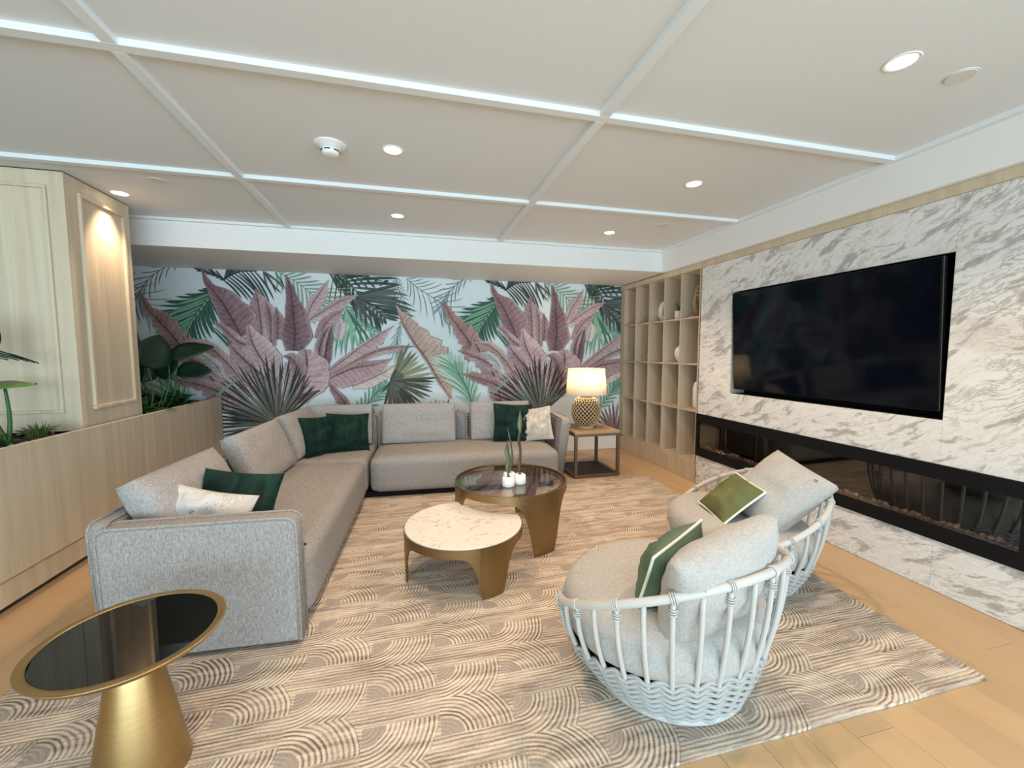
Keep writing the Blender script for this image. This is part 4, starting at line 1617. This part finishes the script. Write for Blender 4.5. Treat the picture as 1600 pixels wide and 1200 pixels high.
# ------------------------------------------------------------------ square side table with lamp
stx0, stx1, sty0, sty1 = 1.885, 2.465, 4.475, 5.10
st = empty('end_table', ((stx0 + stx1) / 2, (sty0 + sty1) / 2, 0), 0, 'square wooden end table with open metal frame beside the sofa, under the lamp', 'table')
hx, hy = (stx1 - stx0) / 2, (sty1 - sty0) / 2
MB().box(-hx, hx, -hy, hy, 0.528, 0.556).build('table_top', M_TABLEWOOD, st, bevel=0.002)
M_LEG = wood_mat('weathered_leg', (0.085, 0.058, 0.038), (0.17, 0.12, 0.08), 'z', 0.5)
for sx_ in (-1, 1):
    for sy_ in (-1, 1):
        MB().box(sx_ * hx - (0.035 if sx_ > 0 else 0), sx_ * hx + (0.035 if sx_ < 0 else 0), sy_ * hy - (0.035 if sy_ > 0 else 0), sy_ * hy + (0.035 if sy_ < 0 else 0), 0, 0.528).build('leg', M_LEG, st, bevel=0.002)
for sy_ in (-1, 1):
    for zz in (0.004, 0.50):
        MB().box(-hx + 0.035, hx - 0.035, sy_ * hy - (0.03 if sy_ > 0 else 0), sy_ * hy + (0.03 if sy_ < 0 else 0), zz, zz + 0.028).build('rail', M_LEG, st, bevel=0.002)
for sx_ in (-1, 1):
    for zz in (0.004, 0.50):
        MB().box(sx_ * hx - (0.03 if sx_ > 0 else 0), sx_ * hx + (0.03 if sx_ < 0 else 0), -hy + 0.035, hy - 0.035, zz, zz + 0.028).build('rail', M_LEG, st, bevel=0.002)
MB().box(-hx + 0.03, hx - 0.03, -hy + 0.03, hy - 0.03, 0.012, 0.026).build('lower_shelf', simple('dark_shelf', (0.03, 0.02, 0.014), 0.6), st)

lp = empty('table_lamp', (2.155, 4.78, 0.5565), 0, 'lit table lamp with cream drum shade and woven rattan body on the end table', 'lamp')
BP = [(0.085, 0.012), (0.10, 0.03), (0.135, 0.06), (0.163, 0.11), (0.176, 0.17), (0.176, 0.24), (0.165, 0.30), (0.140, 0.345), (0.105, 0.375), (0.07, 0.39)]
MB().lathe([(0.0, 0.0), (0.098, 0.0), (0.098, 0.018), (0.085, 0.022), (0, 0.022)], 40).build('foot', M_RATTAN, lp)
MB().lathe([(0.0, 0.01)] + [(r_ - 0.014, z_) for r_, z_ in BP] + [(0.0, 0.392)], 40).build('inner_body', M_DARKIN, lp, smooth=True)
wv = MB()
lz = [0.026 + i * 0.0262 for i in range(14)]


def rz_(z):
    for (a, b) in zip(BP[:-1], BP[1:]):
        if z <= b[1]:
            f = max(0, (z - a[1]) / (b[1] - a[1]))
            return a[0] * (1 - f) + b[0] * f
    return BP[-1][0]


for i, z in enumerate(lz):
    pts = []
    nn = 132
    for k in range(nn):
        a = 2 * pi * k / nn
        zz = z + 0.0115 * sin(22 * a + pi * (i % 2))
        r_ = rz_(zz) - 0.001 + 0.003 * cos(22 * a * 2)
        pts.append((r_ * cos(a), r_ * sin(a), zz))
    wv.tube(pts, 0.0052, 6, closed=True)
tag(wv.build('woven_rope', M_RATTAN, lp, smooth=True), kind='stuff')
MB().lathe([(0.012, 0.39), (0.012, 0.44)], 12).build('neck', M_BRASS, lp)
MB().lathe([(0.252, 0.418), (0.226, 0.738), (0.2245, 0.738), (0.2505, 0.418), (0.252, 0.418)], 64).build('lamp_shade', M_SHADE, lp, smooth=True)
MB().lathe([(0.0, 0.762), (0.010, 0.757), (0.010, 0.745), (0.0, 0.738)], 12).build('finial', M_SILVER, lp, smooth=True)
MB().tube([(0.224, 0, 0.735), (0, 0, 0.735), (-0.224, 0, 0.735)], 0.003, 6).build('harp', M_SILVER, lp)
MB().lathe([(0.0, 0.62), (0.022, 0.60), (0.03, 0.57), (0.022, 0.53), (0.012, 0.50), (0.012, 0.44)], 16).build('bulb', emis('bulb_glow', (1.0, 0.75, 0.45), 3.0), lp, smooth=True)
d = bpy.data.lights.new('lamp_bulb', 'POINT')
d.energy = 13
d.color = (1.0, 0.80, 0.58)
d.shadow_soft_size = 0.05
o = bpy.data.objects.new('lamp_bulb', d)
o.location = (0, 0, 0.655)
link(o)
o.parent = lp

# ------------------------------------------------------------------ basket chairs
CA, CB, CZM, CZT, CZ2, CRB = 0.52, 0.445, 0.455, 0.218, -0.01, 0.325


def rail_pt(th, grow=0.0):
    return Vector(((CB + grow) * cos(th), (CA + grow) * sin(th), CZM + CZT * cos(th) + CZ2 * cos(th) ** 2))


def surf(th, s):
    a = Vector((CRB * cos(th), CRB * 1.02 * sin(th), 0.02))
    b = rail_pt(th)
    f = 1 - (1 - s) ** 2.0
    return Vector((a.x + (b.x - a.x) * f, a.y + (b.y - a.y) * f, a.z + (b.z - a.z) * s))


def s_top(th):
    z = 0.215 + 0.035 * cos(th)
    top = rail_pt(th).z
    return min(0.93, (z - 0.02) / (top - 0.02))


NS = 30


def make_chair(loc, yaw, label):
    e = empty('basket_chair', loc, yaw, label, 'chair', 'white basket armchairs')
    N = 96
    MB().tube([rail_pt(2 * pi * k / N) for k in range(N)], 0.0165, 12, closed=True).build('rail', M_CORD, e, smooth=True)
    MB().tube([surf(2 * pi * k / N, 0.0) for k in range(N)], 0.016, 10, closed=True).build('base_ring', M_CORD, e, smooth=True)
    for k in range(NS):
        th = 2 * pi * (k + 0.5) / NS
        s0 = max(0.0, s_top(th) - 0.12)
        pts = [surf(th, s0 + (0.985 - s0) * i / 8) for i in range(9)]
        MB().tube(pts, 0.0105, 8).build('spindle', M_CORD, e, smooth=True)
        if k % 2 == 0:
            p = rail_pt(th)
            t = (rail_pt(th + 0.02) - rail_pt(th - 0.02)).normalized()
            b = MB()
            for dlt in (-0.008, 0.0, 0.008):
                c = p + t * dlt
                u = t.orthogonal().normalized()
                v = t.cross(u)
                b.tube([c + u * cos(a) * 0.0195 + v * sin(a) * 0.0195 for a in [2 * pi * q / 14 for q in range(14)]], 0.0035, 5, closed=True)
            c0 = surf(th, 0.93)
            for dz in (0.0, 0.010, 0.02):
                c = c0 - Vector((0, 0, dz))
                b.tube([c + Vector((cos(a), sin(a), 0)) * 0.0135 for a in [2 * pi * q / 12 for q in range(12)]], 0.0035, 5, closed=True)
            b.build('binding', M_CORD, e, smooth=True)
    # woven lower part : strands going in front of and behind the uprights
    wv = MB()
    rows = 14
    nn = NS * 8
    for i in range(rows):
        f = (i + 0.5) / rows
        pts = []
        for k in range(nn):
            th = 2 * pi * k / nn
            ph = NS * th / 2 + pi * (i % 2)
            s = s_top(th) * f
            p = surf(th, s)
            out = Vector((cos(th), sin(th), 0))
            pts.append(p + out * 0.0075 * sin(ph) + Vector((0, 0, 0.0085 * cos(NS * th) * (0.3 + 0.7 * f))))
        wv.tube(pts, 0.0083, 6, closed=True)
    tag(wv.build('woven_basket', M_ROPE, e, smooth=True), kind='stuff')
    # liner behind the weave and the floor of the basket
    ln = MB()
    vs = []
    for i in range(6):
        for k in range(48):
            th = 2 * pi * k / 48
            p = surf(th, s_top(th) * 0.92 * i / 5)
            vs.append((p.x * 0.955, p.y * 0.955, p.z))
    ln.add(vs, [(i * 48 + k, i * 48 + (k + 1) % 48, (i + 1) * 48 + (k + 1) % 48, (i + 1) * 48 + k) for i in range(5) for k in range(48)])
    ln.f.append(tuple(range(47, -1, -1)))
    ln.build('liner', simple('grey_liner', (0.10, 0.095, 0.09), 0.9), e, smooth=True)
    # round seat cushion
    b = MB()
    prof = [(0.0, 0.20), (0.30, 0.20), (0.385, 0.212), (0.425, 0.245), (0.440, 0.29), (0.440, 0.34), (0.425, 0.385), (0.385, 0.415), (0.30, 0.428), (0.15, 0.434), (0.0, 0.435)]
    n = 64
    vs = []
    for (r_, z_) in prof:
        for k in range(n):
            th = 2 * pi * k / n
            tilt = -0.012 * cos(th) * r_ / 0.44
            vs.append((r_ * cos(th) * 0.985 - 0.03, r_ * sin(th) * 1.08, z_ + tilt + 0.004 * mnoise.noise(Vector((cos(th) * 2, sin(th) * 2, z_ * 3)))))
    b.add(vs, [(i * n + k, i * n + (k + 1) % n, (i + 1) * n + (k + 1) % n, (i + 1) * n + k) for i in range(len(prof) - 1) for k in range(n)])
    c = b.build('seat_cushion', M_CHAIRFAB, e, smooth=True, weld=True)
    return e


make_chair((1.158, 1.634, RZ), -1.33, 'white basket armchair nearest the camera, with a sage pillow')
make_chair((2.178, 2.282, 0.0), -0.26, 'white basket armchair by the fireplace, with an olive pillow')
BK = dict(edge=0.02, pinch=0.05, pw=2.6, wr=0.02)
pillow('chair_cushion', 0.58, 0.41, 0.25, M_CHAIRFAB, PM((1.185, 1.345, 0.60), 15, 16, -9), seed=21, label='large pale grey back cushion of the near basket chair', group='pale back cushions of the basket chairs', logo=(-0.72, 0.6, -1), **BK)
pillow('chair_cushion', 0.47, 0.50, 0.24, M_CHAIRFAB, PM((2.28, 2.12, 0.60), -80, -46, 20), seed=22, label='large pale grey back cushion of the far basket chair', group='pale back cushions of the basket chairs', logo=(0.75, 0.7, -1), **BK)
pillow('throw_pillow', 0.37, 0.33, 0.19, M_SAGE, PM((1.07, 1.50, 0.585), 27, 20, -10), seed=23, label='sage green pillow with cream piping on the near basket chair', cat='pillow', pipe=M_PIPE, edge=0.004, pinch=0.06, pw=2.4, wr=0.02)
pillow('throw_pillow', 0.31, 0.33, 0.12, M_OLIVE, PM((2.04, 2.235, 0.545), -92, -50, 10), seed=24, label='olive velvet pillow with cream piping on the far basket chair', cat='pillow', pipe=M_PIPE, edge=0.004, pinch=0.06, pw=2.4, wr=0.012)

# ------------------------------------------------------------------ shelf decoration
rv = empty('ring_vase', (3.33, 4.93, 1.901), 0, 'white ring-shaped vase in the top row of the shelf unit', 'vase')
MB().tube([(0.11 * 0.25 * cos(a), 0.11 * cos(a), 0.135 + 0.105 * sin(a)) for a in [2 * pi * k / 40 for k in range(40)]], 0.036, 12, closed=True).build('ring_body', M_CERAMIC, rv, smooth=True)
MB().lathe([(0.05, 0.0), (0.04, 0.012), (0.0, 0.012)], 20).build('foot', M_CERAMIC, rv)
pp = empty('potted_succulent', (3.30, 4.565, 1.901), 0, 'small white pot with spiky leaves in the top row of the shelf unit', 'potted plant')
MB().lathe([(0.0, 0), (0.050, 0), (0.055, 0.01), (0.057, 0.105), (0.050, 0.107), (0.048, 0.095), (0, 0.095)], 28).build('pot', M_CERAMIC, pp, smooth=True)


def spiky(parent, n, L, mat, z0, spread=0.9, wd=0.008, seed=1):
    rd = random.Random(seed)
    for i in range(n):
        a = 2 * pi * i / n + rd.random()
        s_ = spread * (0.3 + rd.random() * 0.7)
        l_ = L * (0.7 + 0.3 * rd.random())
        pts = [Vector((cos(a) * 0.01, sin(a) * 0.01, z0)), Vector((cos(a) * l_ * s_ * 0.4, sin(a) * l_ * s_ * 0.4, z0 + l_ * 0.6)), Vector((cos(a) * l_ * s_, sin(a) * l_ * s_, z0 + l_))]
        MB().tube(smooth_curve(pts, 6), [wd, wd, wd * .9, wd * .7, wd * .4, 0.0005], 5, flat=0.5).build('leaf', mat, parent, smooth=True)


spiky(pp, 9, 0.15, M_LEAF_M, 0.095, 0.8, 0.007, 2)
pp2 = empty('potted_succulent', (3.33, 5.22, 1.366), 0, 'small pot with thin leaves in the second row of the shelf unit', 'potted plant')
MB().lathe([(0.0, 0), (0.040, 0), (0.045, 0.01), (0.047, 0.085), (0.040, 0.087), (0.038, 0.075), (0, 0.075)], 28).build('pot', M_CERAMIC, pp2, smooth=True)
spiky(pp2, 7, 0.13, M_LEAF_M, 0.075, 0.6, 0.006, 3)
dv_ = empty('round_vase', (3.31, 4.52, 1.366), 0, 'white disc-shaped vase in the second row of the shelf unit', 'vase')
MB().lathe([(0.0, 0.0), (0.05, 0.0), (0.06, 0.02), (0.10, 0.06), (0.118, 0.115), (0.10, 0.17), (0.05, 0.205), (0.03, 0.215), (0.026, 0.205), (0.0, 0.2)], 36, sx=0.5).build('body', M_CERAMIC, dv_, smooth=True)
ov = empty('rounded_vase', (3.32, 4.175, 0.826), 0, 'tall white rounded slab vase in the third row of the shelf unit', 'vase')
MB().lathe([(0.0, 0.0), (0.07, 0.0), (0.095, 0.03), (0.10, 0.10), (0.10, 0.24), (0.085, 0.30), (0.04, 0.335), (0.0, 0.34)], 36, sx=0.5).build('body', M_CERAMIC, ov, smooth=True)
bx_ = empty('small_jar', (3.33, 4.50, 0.826), 0, 'small white jar in the third row of the shelf unit', 'jar')
MB().lathe([(0.0, 0.0), (0.035, 0.0), (0.04, 0.01), (0.04, 0.09), (0.03, 0.1), (0.0, 0.102)], 24).build('body', M_CERAMIC, bx_, smooth=True)
da = empty('dried_arch_ornament', (3.28, 4.21, 1.901), 0, 'brown looped ornament on a wooden base at the end of the top shelf row', 'ornament')
MB().box(-0.05, 0.05, -0.08, 0.08, 0, 0.02).build('wood_base', M_TABLEWOOD, da, bevel=0.003)
for q in range(3):
    pts = [Vector((0.0, 0.05 - q * 0.03, 0.02)), Vector((0.0, 0.075 - q * 0.02, 0.16)), Vector((0.0, 0.03, 0.33 - q * 0.04)), Vector((0, -0.04 + q * 0.01, 0.35 - q * 0.05)), Vector((0.0, -0.06 + q * 0.02, 0.20))]
    MB().tube(smooth_curve(pts, 16), [0.006 + 0.006 * sin(pi * i / 15) for i in range(16)], 6, flat=0.5).build('loop', M_DRIED, da, smooth=True)

# ------------------------------------------------------------------ plants in the planter


def big_leaf(parent, base, tipdir, L, W_, mat, droop=0.3, fold=0.15, roll=0.0):
    """broad leaf from base going along tipdir (unit-ish vector)"""
    d = Vector(tipdir).normalized()
    side = d.cross(Vector((0, 0, 1)))
    if side.length < 1e-3:
        side = Vector((1, 0, 0))
    side.normalize()
    side = Matrix.Rotation(roll, 3, d) @ side
    up = side.cross(d)
    b = MB()
    n = 12
    vs = []
    for i in range(n + 1):
        f = i / n
        wv_ = W_ / 2 * (sin(pi * min(1, (f * 0.97 + 0.03)) ** 0.75)) ** 0.8 if f < 1 else 0.001
        c = Vector(base) + d * L * f + Vector((0, 0, -1)) * droop * L * f * f
        for v in (-1, -0.5, 0, 0.5, 1):
            vs.append(c + side * wv_ * v + up * (abs(v) * fold * wv_ + 0.004 * sin(9 * f + v * 2)))
    fs = [(i * 5 + k, i * 5 + k + 1, (i + 1) * 5 + k + 1, (i + 1) * 5 + k) for i in range(n) for k in range(4)]
    b.add(vs, fs)
    o = b.build('leaf', mat, parent, smooth=True)
    s = o.modifiers.new('solid', 'SOLIDIFY')
    s.thickness = 0.0018
    return o


def stem(parent, a, b, r=0.008, bend=0.03, name='stem', mat=None):
    a, b = Vector(a), Vector(b)
    mid = (a + b) / 2 + Vector((bend, bend * 0.5, 0))
    return MB().tube(smooth_curve([a, mid, b], 8), [r * (1 - 0.4 * i / 7) for i in range(8)], 7).build(name, mat or M_STEM, parent, smooth=True)


SOILZ = 0.905
g1 = empty('rubber_plant', (-2.46, 4.75, SOILZ), 0, 'broad-leaved dark green plant behind the wood column in the planter', 'plant')
# (stem top, direction, length, width, roll)
for (bx, by, bz, dx, dy, dz, L, Wd, dr, rl) in (
        (0.02, 0.0, 0.44, 0.2, 0.3, 1.0, 0.36, 0.34, 0.02, 1.55),
        (-0.14, 0.1, 0.58, -0.2, 0.5, 0.9, 0.36, 0.30, 0.02, 1.5),
        (0.10, 0.20, 0.54, 0.95, 0.25, 0.45, 0.42, 0.22, 0.14, 0.9),
        (0.12, 0.30, 0.38, 0.9, 0.35, 0.15, 0.30, 0.24, 0.10, 0.9),
        (-0.12, 0.10, 0.28, -0.3, 0.2, 0.8, 0.32, 0.28, 0.02, 1.5),
        (0.0, 0.22, 0.34, 0.5, 0.1, 0.7, 0.26, 0.22, 0.1, 1.2),
        (-0.2, 0.3, 0.30, 0.2, 0.2, 0.8, 0.25, 0.22, 0.05, 1.5)):
    stem(g1, (bx * 0.4, by * 0.6, 0), (bx, by, bz), 0.009)
    big_leaf(g1, (bx, by, bz), (dx, dy, dz), L, Wd, M_LEAF_D, dr, 0.12, rl)


def strap_plant(name, loc, label, n, L, mat, seed, spread=1.0, wd=0.03, up=0.6, group=None):
    e = empty(name, loc, 0, label, 'plant', group)
    rd = random.Random(seed)
    for i in range(n):
        a = 2 * pi * i / n + rd.random() * 0.5
        l_ = L * (0.6 + 0.5 * rd.random())
        el = up * (0.5 + rd.random())
        d = Vector((cos(a) * spread, sin(a) * spread, el)).normalized()
        h_ = rd.random() * 0.10
        big_leaf(e, (cos(a) * 0.01, sin(a) * 0.01, h_), d, l_, wd * (0.8 + 0.4 * rd.random()), mat, 0.35, 0.25, rd.uniform(-0.4, 0.4))
    MB().tube([(0, 0, 0), (0, 0, 0.12)], 0.008, 6).build('stem', M_STEM, e)
    return e


k_ = 0
for (px_, py_, L) in ((-2.42, 4.62, 0.24), (-2.42, 5.0, 0.26), (-2.45, 5.35, 0.26), (-2.62, 4.85, 0.30), (-2.6, 5.25, 0.28)):
    labs = ['low narrow-leaved green plant right beside the column edge', 'low narrow-leaved green plant under the broad leaves', 'low narrow-leaved green plant at the mural end of the planter',
            'narrow-leaved green plant in the back row behind the column', 'narrow-leaved green plant in the back row near the mural']
    strap_plant('leafy_plant', (px_, py_, SOILZ), labs[k_], 16, L, M_LEAF_M if k_ % 2 == 0 else M_LEAF_D, 40 + k_, 1.0, 0.045, 0.8, 'low leafy plants at the far end of the planter')
    k_ += 1
# plants in front of the column (left edge of the view)
g2 = empty('lime_leaved_plant', (-2.50, 3.30, SOILZ), 0, 'plant with thick green stems and a lime-topped leaf at the left edge', 'plant')
stem(g2, (0.03, 0, 0), (-0.06, 0.0, 0.39), 0.017, -0.02)
stem(g2, (0.03, 0, 0.0), (0.02, 0.02, 0.38), 0.013, 0.01)
big_leaf(g2, (-0.16, 0.0, 0.40), (1, 0.1, 0.03), 0.34, 0.24, M_LEAF_L, 0.05, -0.15, 0.2)
big_leaf(g2, (-0.12, 0.0, 0.58), (0.2, 0.2, 1), 0.28, 0.20, M_LEAF_D, 0.0, 0.1, 1.5)
for q in range(7):
    big_leaf(g2, (-0.14, 0.02, 0.52 + q * 0.02), (1, 0.2 * (q - 3), 0.35 - q * 0.1), 0.2 + 0.015 * q, 0.016, M_LEAF_D, 0.2, 0.1, 0)
stem(g2, (0.0, 0, 0.0), (-0.12, 0.02, 0.60), 0.009, 0.0)


def tuft(loc, label, n, L, seed):
    e = empty('grass_tuft', loc, 0, label, 'plant')
    rd = random.Random(seed)
    b = MB()
    for i in range(n):
        a = rd.random() * 2 * pi
        sp = rd.random()
        l_ = L * (0.6 + 0.4 * rd.random())
        r0 = rd.random() * 0.03
        p0 = Vector((cos(a) * r0, sin(a) * r0, 0))
        p1 = p0 + Vector((cos(a) * l_ * 0.45 * sp, sin(a) * l_ * 0.45 * sp, l_ * 0.6))
        p2 = p0 + Vector((cos(a) * l_ * 1.0 * sp, sin(a) * l_ * 1.0 * sp, l_ * (1 - 0.35 * sp)))
        b.tube([p0, p1, p2], [0.0035, 0.003, 0.0006], 4, cap=False)
    tag(b.build('blades', M_LEAF_T, e, smooth=True), kind='stuff')


M_LEAF_T = simple('olive_green_blade', (0.09, 0.12, 0.03), 0.6, var=0.4)
tuft((-2.40, 3.42, SOILZ + 0.01), 'small olive green grassy tuft in front of the column base', 130, 0.13, 5)
tuft((-2.50, 3.15, SOILZ + 0.01), 'grassy tuft at the foot of the lime-leaved plant, cut by the left edge', 110, 0.12, 6)
